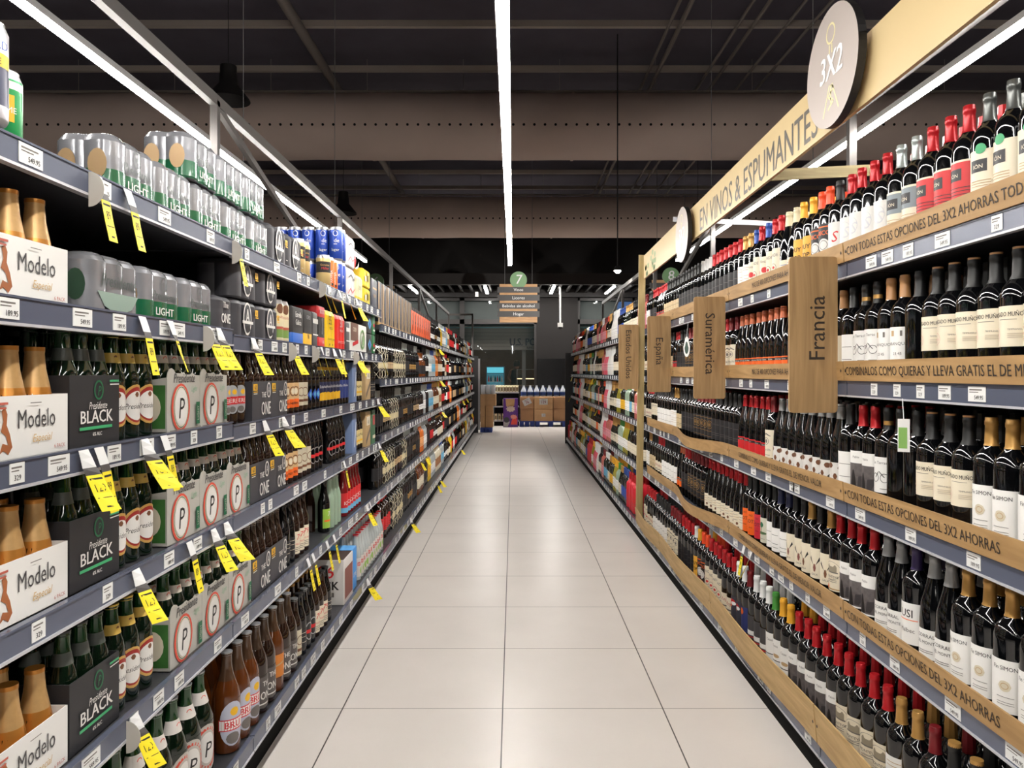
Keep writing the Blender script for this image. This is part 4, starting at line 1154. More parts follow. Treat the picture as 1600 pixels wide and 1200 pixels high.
#PART4
# ------------------------------------------------------------------ left rack: beer
SHL = SHN
def zL(shelf, y):
    i = int((y - LY0)/BAY)
    return zl(i)[shelf] + 0.0005
XF = -0.842            # front line of the goods on the left
def box_carrier(name, L, D, hf, hs, col, front, side=None, top=None):
    """open six-pack carrier: four card walls with thickness; front faces +x; base centre at origin"""
    mb = MB(); t = 0.0022
    prof = top or [(-L/2, hf), (L/2, hf)]
    n = len(prof)
    fr = [(D/2, -L/2, 0), (D/2, L/2, 0)] + [(D/2, u, z) for u, z in reversed(prof)]
    bk = [(D/2 - t, y, z) for _, y, z in fr]
    m = len(fr)
    mb.add(fr + bk, [tuple(range(m)), tuple(range(2*m-1, m-1, -1))] + [(k, m+k, m+(k+1) % m, (k+1) % m) for k in range(m)], col)
    mb.box(-D/2, -D/2 + t, -L/2, L/2, 0, hs, col)
    zf = prof[0][1]
    for s_ in (-1, 1):
        y0, y1 = (-L/2, -L/2 + t) if s_ < 0 else (L/2 - t, L/2)
        z1 = zf if s_ < 0 else prof[-1][1]
        vs = [(-D/2, y0, 0), (D/2 - t, y0, 0), (D/2 - t, y0, z1), (0, y0, hs), (-D/2, y0, hs)]
        vs += [(x, y1, z) for x, _, z in vs]
        mb.add(vs, [(0, 1, 2, 3, 4), (9, 8, 7, 6, 5)] + [(k, 5+k, 5+(k+1) % 5, (k+1) % 5) for k in range(5)], col)
    mb.box(-D/2, D/2, -L/2, L/2, 0, t, col)
    mb.box(-0.0006, 0.0006, -L/2 + t, L/2 - t, t, hs + 0.012, col)
    s = Surf(mb, None, D/2, 0.0005)
    s.draw(front)
    if side:
        mb.add([(x, -L/2 - 0.0006, z) for x, z in ((-D/2 + 0.006, 0.01), (D/2 - 0.004, 0.01), (D/2 - 0.004, hs*0.93), (-D/2 + 0.006, hs*0.93))], [(0, 1, 2, 3)], side)
        mb.add([(0.02 + 0.03*math.cos(k*PI/8), -L/2 - 0.0012, hs*0.5 + hs*0.3*math.sin(k*PI/8)) for k in range(16)], [tuple(range(16))], CREAM)
    return mb.mesh(name)
WC = mat((226, 224, 220), 0.5); BC = mat((34, 34, 37), 0.5); GC = mat((62, 61, 66), 0.5); PC = mat((178, 175, 167), 0.45)
SCRIPT = mat((62, 60, 62), 0.5); LION = mat((156, 92, 52), 0.5); REDL = mat((176, 86, 70), 0.5); CORAL = mat((206, 74, 54), 0.45)
lion = [(-0.108, 0.012), (-0.100, 0.030), (-0.086, 0.026), (-0.092, 0.042), (-0.104, 0.05), (-0.098, 0.066), (-0.102, 0.084), (-0.094, 0.090), (-0.088, 0.078), (-0.090, 0.060), (-0.082, 0.044), (-0.076, 0.022), (-0.086, 0.010), (-0.098, 0.018)]
lion = [(a + 0.034, b) for a, b in lion]
MODELO = box_carrier('beer_carrier', 0.226, 0.140, 0.108, 0.108, WC, [
    ('poly', lion, LION), ('text', 'Modelo', 0.022, 0.052, 0.046, SCRIPT, 0.0, 0.74), ('text', 'Especial', 0.035, 0.026, 0.020, mat((196, 160, 100), 0.5), 0, 0.85, False, 0.25),
    ('text', '6 PACK', 0.085, 0.010, 0.010, REDL), ('rect', -0.108, -0.055, 0.094, 0.098, REDL), ('rect', -0.108, -0.06, 0.087, 0.090, REDL), ('rect', 0.0, 0.03, 0.094, 0.0955, GREYINK)])
BLACKC = box_carrier('beer_carrier', 0.176, 0.130, 0.142, 0.142, BC, [
    ('ring', 0.01, 0.112, 0.017, 0.020, 0.004, GREENP), ('text', 'P', 0.01, 0.101, 0.028, GREENP, 0, 0.8, False, 0.2), ('text', 'Presidente', 0.005, 0.074, 0.021, WHITE, 0, 0.72, False, 0.25),
    ('text', 'BLACK', 0.0, 0.047, 0.036, WHITE, 0.014, 1.05), ('rect', -0.06, 0.055, 0.034, 0.040, MINT), ('text', '6% ALC', 0.0, 0.021, 0.010, WHITE, 0.02), ('rect', 0.045, 0.08, 0.128, 0.132, MINT), ('rect', 0.045, 0.08, 0.122, 0.124, WHITE)])
_top = [(-0.0925, 0.135), (-0.088, 0.146), (-0.080, 0.155), (-0.068, 0.158), (-0.056, 0.154), (-0.048, 0.146), (-0.02, 0.145), (0.0, 0.148), (0.01, 0.142), (0.04, 0.142), (0.05, 0.147), (0.06, 0.141), (0.0925, 0.140)]
PWHITE = box_carrier('beer_carrier', 0.185, 0.130, 0.14, 0.125, PC, [
    ('text', 'Presidente', 0.0, 0.122, 0.034, SCRIPT, 0.006, 0.84, False, 0.2), ('text', 'Light', 0.055, 0.098, 0.022, mat((130, 170, 140), 0.5), 0, 0.8, False, 0.3),
    ('disc', -0.022, 0.060, 0.052, 0.060, CORAL), ('disc', -0.022, 0.060, 0.043, 0.054, mat((228, 216, 200), 0.45)), ('ring', -0.022, 0.060, 0.041, 0.052, 0.002, GREENP), ('disc', -0.022, 0.060, 0.036, 0.046, WHITE),
    ('text', 'P', -0.024, 0.032, 0.075, INK, 0, 0.85, False, 0.12), ('rect', 0.062, 0.084, 0.012, 0.070, GREENP), ('text', 'LIGHT', 0.078, 0.041, 0.014, PC, 0.01, 1, True), ('rect', -0.09, 0.09, 0.002, 0.005, GREYINK)], mat((60, 110, 50), 0.5, 0, 0.5, 0, 0.4, 40), _top)
ONEC = box_carrier('beer_carrier', 0.183, 0.130, 0.128, 0.128, GC, [
    ('rect', -0.084, -0.045, 0.098, 0.120, YEL), ('text', '62', -0.064, 0.102, 0.019, GC, 0.02), ('rect', -0.084, -0.045, 0.092, 0.095, YEL), ('rect', -0.084, -0.05, 0.086, 0.089, WHITE),
    ('text', 'THE', 0.012, 0.074, 0.026, WHITE, 0.02, 0.9), ('ring', 0.060, 0.098, 0.020, 0.026, 0.005, WHITE), ('text', 'A', 0.060, 0.086, 0.034, WHITE, 0, 0.8), ('text', 'ONE', 0.030, 0.016, 0.062, WHITE, 0.014, 0.72)])
CAR = {'modelo': ('white beer carrier', MODELO, 0.226, 0.140), 'black': ('black beer carrier', BLACKC, 0.176, 0.130),
       'pres': ('silver carrier with red oval', PWHITE, 0.185, 0.130), 'one': ('dark grey beer carrier', ONEC, 0.183, 0.130)}
# beer bottles held in the carriers
CAPS_ = mat((170, 172, 174), 0.3, 0.8); FOIL = mat((190, 128, 56), 0.3, 0.6); FOIL2 = mat((190, 152, 100), 0.35, 0.4, 0.5, 0, 0.15, 90)
def beer(shape, glass, neck, fill, capm, parts, name='beer_bottle'):
    hs = SHAPES[shape][-1][1]
    return Proto(name, body_mesh(shape, glass, neck, fill), [('crown_cap', cap_mesh(shape, hs - 0.009, capm, None, None, 'crown_cap'))] + parts)
NK = lambda shape, z0, z1, m, it=(): ('neck_label', label_mesh(shape, z0, z1, 100, m, it, 'neck_label'))
foil = MB().lathe([(rad('stubby', 0.082) + 0.0008, 0.082, FOIL), (rad('stubby', 0.118) + 0.0008, 0.118, FOIL2), (rad('stubby', 0.15) + 0.0008, 0.15, FOIL2), (0.0158, 0.180, FOIL2), (0.0166, 0.184, FOIL), (0.0164, 0.1915)], FOIL, 20).mesh('neck_foil')
BM = Proto('beer_bottle', body_mesh('stubby', GLASS_BRN), [('neck_foil', foil)])
BB = beer('longneck', GLASS_DGRN, GLASS_GRN, 0.166, CAPM['blk'], [NK('longneck', 0.168, 0.192, mat((70, 74, 70), 0.4), [('text', 'P', 0, 0.172, 0.014, WHITE)])])
BPw = beer('longneck', GLASS_DGRN, GLASS_GRN, 0.166, mat((60, 90, 60), 0.35, 0.4), [NK('longneck', 0.168, 0.188, mat((206, 196, 184), 0.4), [('ring', 0, 0.178, 0.006, 0.007, 0.002, CORAL)])])
BO = beer('longneck', GLASS_BRN, mat((50, 36, 26), 0.07, 0, 0.6, 0.3), 0.166, mat((120, 110, 100), 0.3, 0.6), [])
INB = {'modelo': (BM, 'gold foiled brown bottle'), 'black': (BB, 'dark green bottle'), 'pres': (BPw, 'green bottle'), 'one': (BO, 'brown bottle')}
BBACK = MB()
def carrier(kind, shelf, y0, tagtxt, x=XF):
    d, me, L, D = CAR[kind]
    yc = y0 + L/2; z = zL(shelf, yc)
    nm = '%s %s, left %s shelf' % (d, tagtxt, SHN[shelf]) if tagtxt else '%s on the left %s shelf' % (d, SHN[shelf])
    o = ob('beer_carrier', me, None, (x - D/2, yc, z)); tag(o, nm, 'carrier', d + 's on the left rack')
    p, bd = INB[kind]
    pt = (L - 0.008)/3
    for c in range(2):
        for k in range(3):
            bx = x - D/2 + (D/4 - 0.001)*(1 if c == 0 else -1)
            lab = '%s, %s of %s row, %s%s, left %s shelf' % (bd, ('nearest', 'middle', 'farthest')[k], ('front', 'back')[c], d.replace(' beer', '').replace(' with red oval', ''), ' ' + tagtxt if tagtxt else '', SHN[shelf])
            place(p, (bx, y0 + 0.004 + pt*(k + 0.5), z + 0.0026), -0.4 + random.uniform(-0.3, 0.2), lab, 'beer bottle', 'bottles in the ' + d + 's')
    gl, cp, lm = {'modelo': (GLASS_BRN, FOIL2, FOIL), 'black': (GLASS_DGRN, CAPM['blk'], GLASS_DGRN), 'pres': (GLASS_GRN, CAPM['grn'], GLASS_GRN), 'one': (GLASS_BRN, CAPS_, GLASS_BRN)}[kind]
    for c in range(2):
        for k in range(3):
            quick(BBACK, x - D - 0.04 - 0.066*c, y0 + 0.004 + pt*(k + 0.5), z, 'stubby' if kind == 'modelo' else 'longneck', gl, lm, cp, 8, (0.05, 0.16), 0.285)
for sh in (1, 2, 3, 4):
    carrier('modelo', sh, 1.168, '')
for sh in (2, 3, 4):
    carrier('black', sh, 1.400, '')
for k in range(2):
    carrier('pres', 2, 1.795 + 0.188*k, ('nearer', 'farther')[k])
for k in range(3):
    carrier('pres', 3, 1.795 + 0.187*k, ('nearest', 'in middle', 'farthest')[k])
    carrier('pres', 4, 1.81 + 0.187*k, ('nearest', 'in middle', 'farthest')[k])
for sh, y0 in ((2, 2.380), (3, 2.362), (4, 2.375)):
    for k in range(2):
        carrier('one', sh, y0 + 0.186*k, ('nearer', 'farther')[k])

# loose beer bottles
PG = [('disc', 0, 0.075, 0.036, 0.046, mat((206, 164, 92), 0.35, 0.3)), ('disc', 0, 0.075, 0.031, 0.040, mat((150, 40, 34), 0.45)), ('disc', 0, 0.073, 0.028, 0.033, WHITE), ('text', 'Presidente', 0, 0.066, 0.017, INK, 0, 0.8, False, 0.25), ('disc', 0, 0.098, 0.006, 0.006, BROWNP)]
def lb(shape, z0, z1, half, m, it=()):
    return ('label', label_mesh(shape, z0, z1, half, m, it))
CLEAR_LB = mat((170, 172, 176), 0.35, 0.2)
BK = {
 'pg': (beer('longneck', GLASS_DGRN, GLASS_GRN, 0.17, mat((190, 160, 70), 0.35, 0.5), [NK('longneck', 0.168, 0.190, mat((206, 172, 84), 0.4), [('disc', 0, 0.179, 0.005, 0.006, BROWNP)]), lb('longneck', 0.032, 0.118, 60, GLASS_DGRN, PG)]), 'gold label green beer bottle'),
 'br': (beer('longneck', GLASS_BRN, mat((50, 36, 26), 0.07, 0, 0.6, 0.3), 0.17, CAPS_, [lb('longneck', 0.03, 0.118, 62, GLASS_BRN, [('disc', 0, 0.075, 0.030, 0.044, CLEAR_LB), ('disc', 0.008, 0.098, 0.010, 0.008, YEL), ('rect', -0.033, 0.033, 0.060, 0.084, REDP), ('text', 'BERE', 0, 0.065, 0.018, WHITE, 0.01), ('disc', 0, 0.045, 0.012, 0.009, GREYINK)])]), 'brown beer bottle, red band label'),
 'or': (beer('longneck', GLASS_BRN, None, 0, mat((210, 180, 110), 0.3, 0.4), [lb('longneck', 0.022, 0.118, 80, mat((214, 176, 126), 0.45), [('rect', -0.042, 0.042, 0.022, 0.055, ORANGE), ('ring', 0.0, 0.085, 0.017, 0.019, 0.004, BROWNP), ('disc', 0, 0.085, 0.010, 0.012, CREAM), ('text', 'HEFE', 0, 0.034, 0.012, INK, 0.01)])]), 'orange and tan label bottle'),
 'ot': (beer('longneck', GLASS_BRN, None, 0, CAPS_, [lb('longneck', 0.025, 0.118, 80, mat((206, 196, 172), 0.45), [('ring', 0, 0.08, 0.018, 0.018, 0.003, BROWNP), ('rect', -0.04, 0.04, 0.04, 0.05, BROWNP)])]), 'tan label brown bottle'),
 'bd': (beer('longneck', GLASS_BLK, None, 0, mat((30, 60, 140), 0.35, 0.3), [lb('longneck', 0.03, 0.1, 60, GLASS_BLK, [('poly', [(0, 0.04), (0.018, 0.065), (0, 0.09), (-0.018, 0.065)], BLUEP), ('poly', [(0, 0.05), (0.009, 0.065), (0, 0.08), (-0.009, 0.065)], SKY)])]), 'dark bottle with blue diamond'),
 'sy': (beer('longneck', GLASS_BLK, None, 0, mat((200, 150, 60), 0.35, 0.4), [NK('longneck', 0.168, 0.182, YEL), lb('longneck', 0.03, 0.115, 75, mat((36, 40, 70), 0.45), [('text', 'Schöne', 0, 0.088, 0.017, WHITE, 0, 0.8, False, 0.2), ('poly', [(-0.038, 0.032), (0.038, 0.032), (0.038, 0.058), (0, 0.07), (-0.038, 0.058)], YEL)])]), 'navy label bottle with yellow base'),
 'bu': (beer('longneck', GLASS_BLK, None, 0, CAPM['blu'], [lb('longneck', 0.03, 0.12, 75, mat((44, 60, 120), 0.45), [('text', 'Blau', 0, 0.088, 0.017, WHITE, 0, 0.8, False, 0.2)])]), 'blue label dark bottle'),
 'yl': (beer('longneck', GLASS_BLK, None, 0, CAPM['gld'], [lb('longneck', 0.03, 0.11, 70, mat((222, 200, 140), 0.45), [('text', 'ALE', 0, 0.075, 0.02, INK), ('rect', -0.03, 0.03, 0.045, 0.055, YEL)])]), 'pale yellow label bottle'),
 'dk': (beer('longneck', GLASS_BLK, None, 0, CAPM['blk'], [lb('longneck', 0.03, 0.10, 70, DARKP, lines(-0.02, 0.02, (0.05, 0.07, 0.085), CREAM))]), 'dark bottle with dark label'),
 'sl': (beer('longneck', GLASS_BLK, None, 0, CAPS_, [lb('longneck', 0.03, 0.11, 70, GLASS_BLK, [('ring', 0, 0.07, 0.022, 0.034, 0.004, SILVER), ('rect', -0.028, 0.028, 0.062, 0.076, REDP)])]), 'dark bottle with silver ring label'),
 'k9': (beer('longneck', GLASS_BRN, None, 0, CAPM['blk'], [lb('longneck', 0.02, 0.108, 75, CREAM, [('text', '79', 0, 0.075, 0.03, REDP, 0.01, 1, False, 0.15), ('text', 'PALE ALE', 0, 0.055, 0.009, REDP)] + lines(-0.02, 0.02, (0.03, 0.037, 0.044), INK))]), 'brown bottle with cream 79 label'),
 'k7': (beer('longneck', GLASS_BLK, None, 0, CAPM['blk'], [lb('longneck', 0.02, 0.108, 75, mat((150, 190, 70), 0.45), [('text', '77', 0, 0.075, 0.03, WHITE, 0.01, 1, False, 0.15), ('rect', -0.03, 0.03, 0.05, 0.058, ORANGE)])]), 'dark bottle with green 77 label'),
 'rs': (beer('longneck', GLASS_RED, None, 0, CAPM['red'], [lb('longneck', 0.02, 0.12, 80, REDP, [('text', 'ICE', 0, 0.06, 0.025, WHITE, 0.01), ('rect', -0.04, 0.04, 0.02, 0.045, SKY)])]), 'red label drink bottle'),
 'pc': (beer('longneck', GLASS_PALE, None, 0, CAPS_, []), 'pale clear glass bottle'),
 'cr': (beer('longneck', GLASS_CLR, None, 0, CAPM['red'], [lb('longneck', 0.02, 0.115, 80, mat((214, 206, 200), 0.4), [('rect', -0.02, 0.0, 0.075, 0.095, REDP), ('text', 'F', -0.01, 0.079, 0.014, WHITE), ('disc', 0.008, 0.05, 0.014, 0.018, mat((150, 190, 90), 0.4))])]), 'clear red capped bottle'),
 'gp': (beer('big', GLASS_DGRN, GLASS_GRN, 0.2, CAPS_, [NK('big', 0.196, 0.226, mat((208, 202, 196), 0.4), [('ring', 0, 0.211, 0.007, 0.008, 0.002, CORAL)]), lb('big', 0.02, 0.15, 70, GLASS_DGRN, [('disc', 0, 0.085, 0.042, 0.062, mat((186, 180, 172), 0.4)), ('ring', 0, 0.085, 0.036, 0.054, 0.007, CORAL), ('disc', 0, 0.085, 0.024, 0.04, WHITE), ('text', 'P', 0, 0.062, 0.055, INK, 0, 0.8, False, 0.12)])]), 'large green bottle, silver cap'),
 'gg': (beer('big', GLASS_DGRN, GLASS_GRN, 0.2, mat((196, 170, 50), 0.35, 0.4), [NK('big', 0.196, 0.226, mat((206, 172, 84), 0.4))]), 'large dark green bottle, yellow cap'),
 'bq': (beer('big', GLASS_AMB, mat((70, 50, 36), 0.07, 0, 0.6, 0.3), 0.19, CAPS_, [lb('big', 0.02, 0.15, 70, GLASS_AMB, [('disc', 0, 0.085, 0.038, 0.062, mat((188, 190, 206), 0.4)), ('disc', 0.004, 0.118, 0.013, 0.012, YEL), ('rect', -0.040, 0.040, 0.066, 0.098, REDP), ('rect', -0.038, 0.038, 0.069, 0.095, PAPER), ('text', 'BRU', 0, 0.073, 0.026, REDP, 0.012), ('disc', 0, 0.045, 0.02, 0.016, GREYINK)])]), 'amber bottle, red lettered label'),
 'bo': (beer('big', GLASS_BRN, mat((58, 44, 34), 0.07, 0, 0.6, 0.3), 0.19, CAPS_, [lb('big', 0.02, 0.12, 70, GLASS_BRN, [('rect', -0.03, 0.034, 0.02, 0.115, mat((84, 78, 76), 0.45)), ('text', 'THE', 0.004, 0.086, 0.022, WHITE, 0.02, 0.9), ('text', 'ONE', 0.004, 0.046, 0.034, WHITE, 0.02, 0.75), ('rect', -0.028, 0.03, 0.03, 0.034, WHITE)])]), 'brown bottle, white block lettering'),
 'ba': (beer('big', GLASS_AMB, mat((64, 46, 32), 0.07, 0, 0.6, 0.3), 0.19, CAPS_, [lb('big', 0.05, 0.125, 85, mat((206, 124, 50), 0.45), [('poly', [(-0.05, 0.08), (0.05, 0.105), (0.05, 0.11), (-0.05, 0.085)], TAN)])]), 'amber bottle, orange paper label'),
}
LOOSE = {2: [], 3: [], 4: [], 5: []}
def row(shelf, y0, pitch, keys, x=XF - 0.034):
    for n, k in enumerate(keys):
        LOOSE[shelf].append((y0 + pitch*n, k, x))
row(2, 1.607, 0.0608, ['pg']*3); row(3, 1.607, 0.0608, ['pg']*3); row(4, 1.607, 0.0608, ['pg']*3)
row(2, 2.205, 0.0615, ['br']*3)
row(2, 2.79, 0.063, ['or']*3 + ['ot']*2 + ['bd']*3 + ['sy']*6 + ['bu']*3)
row(2, 4.00, 0.064, ['yl']*3); row(2, 4.40, 0.064, ['dk']*3)
row(3, 2.775, 0.063, ['or']*3 + ['ot']*3 + ['sl']*3); row(3, 3.46, 0.065, ['sl']*5); row(3, 4.02, 0.064, ['yl']*3)
row(4, 2.80, 0.064, ['dk']*2 + ['k9']*3); row(4, 3.18, 0.066, ['pc']*3, XF - 0.12); row(4, 3.41, 0.066, ['k7']); row(4, 3.50, 0.066, ['pc']*3); row(4, 3.78, 0.064, ['rs']*6)
XB = -0.812
row(5, 1.235, 0.077, ['gg']*3, XB - 0.02); row(5, 1.475, 0.078, ['gp']*3, XB - 0.03); row(5, 1.715, 0.078, ['gp']*4, XB - 0.02)
row(5, 2.09, 0.0775, ['bq']*3 + ['bo']*2, XB - 0.0); row(5, 2.485, 0.0775, ['ba'] + ['bo']*2, XB - 0.0)
row(5, 2.73, 0.064, ['ot', 'dk', 'sl', 'sl', 'k9', 'k9', 'k9', 'dk'], XB + 0.0)
row(5, 3.80, 0.064, ['cr']*11, XB + 0.0)
nb = 0
for sh in LOOSE:
    for n, (y, k, x) in enumerate(sorted(LOOSE[sh])):
        p, d = BK[k]
        z = zL(sh, y)
        lab = '%s, %s loose bottle, left %s shelf' % (d, nth(n + 1), SHN[sh])
        place(p, (x, y, z), random.uniform(-0.75, -0.15), lab, 'beer bottle', 'loose beer bottles on the left %s shelf' % SHN[sh])
        nb += 1
        shp = 'big' if k in ('gp', 'gg', 'bq', 'bo', 'ba') else 'longneck'
        gl = {'pg': GLASS_GRN, 'gp': GLASS_GRN, 'gg': GLASS_GRN, 'bq': GLASS_AMB, 'bo': GLASS_BRN, 'ba': GLASS_AMB, 'pc': GLASS_PALE, 'cr': GLASS_CLR}.get(k, GLASS_BRN)
        for q in (1, 2):
            quick(BBACK, x - q*(0.08 if shp == 'big' else 0.068), y + random.uniform(-0.002, 0.002), z, shp, gl, gl, {'gp': CAPS_, 'bq': CAPS_, 'bo': CAPS_, 'ba': CAPS_, 'cr': CAPM['red']}.get(k, CAPM['gld']), 8, (0.03, 0.12), 0.285)
o = ob('beer_bottles', BBACK.mesh('beer_bottles')); o['kind'] = 'stuff'
tag(o, 'beer bottles standing behind the front rows on the left rack', 'beer bottle')

# ------------------------------------------------------------------ cans and cartons
def pack_mesh(n, m, r, h, body, draw=(), band=None, zband=0.04, name='can_pack', end=None):
    """shrink-wrapped block of n (along y) by m (along x) cans as one bulging film; front faces +x"""
    pts = []
    L, D = 2*r*n, 2*r*m
    def side(cnt, tot):
        out = []
        for k in range(cnt*8 + 1):
            t = k/8; c = min(int(t), cnt-1); q = (t - c)*2 - 1
            d = r*(1 - math.sqrt(max(0, 1 - q*q)))
            firsth, lasth = (c == 0 and q < 0), (c == cnt-1 and q > 0)
            if firsth or lasth:
                if abs(q) > 0.72:
                    continue
            else:
                d = min(d, r*0.22*abs(q)**3)
            out.append((-tot/2 + t*2*r, -d))
        return out
    for u, d in side(n, L):
        pts.append((D/2 + d, u))
    for u, d in side(m, D):
        pts.append((-u, L/2 + d))
    for u, d in side(n, L):
        pts.append((-D/2 - d, -u))
    for u, d in side(m, D):
        pts.append((u, -L/2 - d))
    N = len(pts); nor = []
    for k in range(N):
        a, b = pts[k-1], pts[(k+1) % N]
        tx, ty = b[0]-a[0], b[1]-a[1]; l = math.hypot(tx, ty) or 1
        nor.append((ty/l, -tx/l))
    mb = MB()
    rings = [(0, 0.005), (0.006, 0.0), (zband, 0.0), (h*0.60, 0.0006), (h*0.86, 0.0), (h*0.93, 0.005), (h*0.985, 0.011), (h, 0.016)]
    prev = None
    for i, (z, ins) in enumerate(rings[:-1]):
        z2, ins2 = rings[i+1]
        vs = [(x - nx*ins, y - ny*ins, z) for (x, y), (nx, ny) in zip(pts, nor)] + [(x - nx*ins2, y - ny*ins2, z2) for (x, y), (nx, ny) in zip(pts, nor)]
        mm = band if (band and z < zband - 1e-6) else body
        mb.add(vs, [(k, (k+1) % N, N+(k+1) % N, N+k) for k in range(N)], mm, True)
    top = vs[N:]
    mb.add([(0, 0, h*0.985)] + top, [(0, 1+k, 1+(k+1) % N) for k in range(N)], body, True)
    mb.add([(x, y, 0.0) for x, y in pts], [tuple(range(N-1, -1, -1))], body)
    s = Surf(mb, None, D/2, 0.0006); s.lv = 1
    s.draw(draw)
    if end:
        for a in range(m):
            cx = -D/2 + r + 2*r*a
            mb.add([(cx + r*0.62*math.cos(k*PI/8), -L/2 - 0.0008, h*0.45 + h*0.26*math.sin(k*PI/8)) for k in range(16)], [tuple(range(16))], end)
    return mb.mesh(name)
FILM = mat((146, 147, 152), 0.22, 0.35, 0.6, 0.4); FILMG = mat((24, 96, 62), 0.22, 0.1, 0.6, 0.4)
SILTXT = mat((64, 74, 70), 0.4)
LIGHT6 = pack_mesh(3, 2, 0.033, 0.123, FILM, [('ring', 0.0, 0.088, 0.015, 0.018, 0.0025, SILTXT), ('text', 'P', 0.0, 0.079, 0.022, SILTXT, 0, 0.8), ('text', 'Presidente', 0.0, 0.050, 0.030, SILTXT, 0.014, 0.95, False, 0.2), ('text', 'LIGHT', 0.0, 0.014, 0.026, WHITE, 0.015, 1.25)], FILMG, 0.046, 'can_pack', mat((170, 140, 100), 0.3, 0.3))
LIGHTV = pack_mesh(3, 2, 0.033, 0.123, FILM, [('poly', [(-0.08, 0.044), (0.08, 0.044), (0.055, 0.015), (0.02, 0.004), (-0.02, 0.004), (-0.055, 0.015)], mat((150, 172, 160), 0.3, 0.2)), ('text', 'Presidente', 0.0, 0.056, 0.038, SILTXT, 0.014, 0.85, False, 0.2), ('ring', 0.0, 0.1, 0.012, 0.012, 0.002, SILTXT)], None, 0.046, 'can_pack', mat((60, 90, 70), 0.3, 0.2))
def goods(name, me, y0, L, D, z, label, cat, group=None, x=XF, rz=0):
    return tag(ob(name, me, None, (x - D/2, y0 + L/2, z), rz), label, cat, group)
G6 = 'silver and green six packs of cans'
zt = zL(0, 1.6)
for k in range(5):
    goods('can_pack', LIGHT6, 1.552 + 0.200*k, 0.198, 0.132, zL(0, 1.65 + 0.2*k), 'silver and green can pack, %s in the lower tier, left top shelf' % nth(k+1), 'can pack', G6)
for k in range(3):
    goods('can_pack', LIGHT6, 1.92 + 0.200*k, 0.198, 0.132, zL(0, 2.0) + 0.1245, 'silver and green can pack, %s in the upper tier, left top shelf' % nth(k+1), 'can pack', G6)
goods('can_pack', LIGHTV, 1.474, 0.198, 0.132, zL(1, 1.5), 'silver can pack with pale green crest, left second shelf', 'can pack', G6)
goods('can_pack', LIGHT6, 1.678, 0.198, 0.132, zL(1, 1.7), 'silver and green can pack on left second shelf, middle', 'can pack', G6)
goods('can_pack', LIGHT6, 1.882, 0.198, 0.132, zL(1, 2.0), 'silver and green can pack on left second shelf, farthest', 'can pack', G6)
def sleeve(L, D, h, col, draw, name='can_sleeve', bands=(), top=None, r=0.010):
    mb = MB().bevbox(-D/2, D/2, -L/2, L/2, 0, h, r, col, top)
    for z0, z1, m in bands:
        mb.bevbox(-D/2 - 0.0005, D/2 + 0.0005, -L/2 - 0.0005, L/2 + 0.0005, z0, z1, r, m)
    s = Surf(mb, None, D/2 + 0.0007, 0.0004)
    s.draw(draw)
    return mb.mesh(name)
EMB = [('disc', 0.0, 0.074, 0.038, 0.060, WHITE), ('disc', 0.0, 0.074, 0.031, 0.052, GC), ('text', 'A', 0.0, 0.062, 0.072, WHITE, 0.02, 0.75), ('rect', -0.048, 0.048, 0.056, 0.066, WHITE), ('disc', 0.0, 0.038, 0.022, 0.014, BC)]
ONE6 = pack_mesh(3, 2, 0.033, 0.140, GC, EMB + [('rect', 0.062, 0.088, 0.085, 0.105, YEL), ('text', '62', 0.075, 0.089, 0.016, GC), ('rect', 0.062, 0.088, 0.078, 0.082, YEL), ('rect', 0.066, 0.086, 0.03, 0.032, WHITE)], None, 0.05, 'can_pack')
ONE5 = pack_mesh(3, 2, 0.033, 0.121, GC, [('disc', 0.0, 0.062, 0.036, 0.052, WHITE), ('disc', 0.0, 0.062, 0.029, 0.045, GC), ('text', 'A', 0.0, 0.050, 0.062, WHITE, 0.02, 0.75), ('rect', -0.046, 0.046, 0.046, 0.055, WHITE), ('disc', 0.0, 0.030, 0.020, 0.011, BC), ('rect', 0.062, 0.088, 0.075, 0.095, YEL), ('text', '62', 0.075, 0.079, 0.016, GC), ('rect', 0.062, 0.088, 0.068, 0.072, YEL)], None, 0.045, 'can_pack')
ONEL = pack_mesh(2, 2, 0.033, 0.100, GC, [('text', 'The', 0, 0.066, 0.026, WHITE, 0.02), ('text', 'ONE', 0, 0.022, 0.040, WHITE, 0.02, 0.8)], None, 0.05, 'can_pack')
GO = 'dark grey can packs'
goods('can_pack', ONEL, 2.092, 0.132, 0.132, zL(1, 2.10), 'low dark grey can pack beside the silver packs, left second shelf', 'can pack', GO)
for k, y0 in enumerate((2.235, 2.455)):
    for t in range(2):
        goods('can_pack', ONE5, y0, 0.198, 0.132, zL(1, 2.3) + 0.1213*t, 'dark grey can pack with white emblem, %s stack, %s one, left second shelf' % (('nearer', 'farther')[k], ('bottom', 'top')[t]), 'can pack', GO)
for k, y0 in enumerate((2.552, 2.7505)):
    goods('can_pack', ONE6, y0, 0.198, 0.132, zL(0, 2.6), 'dark grey can pack with white emblem, %s one, left top shelf' % ('nearer', 'farther')[k], 'can pack', GO)
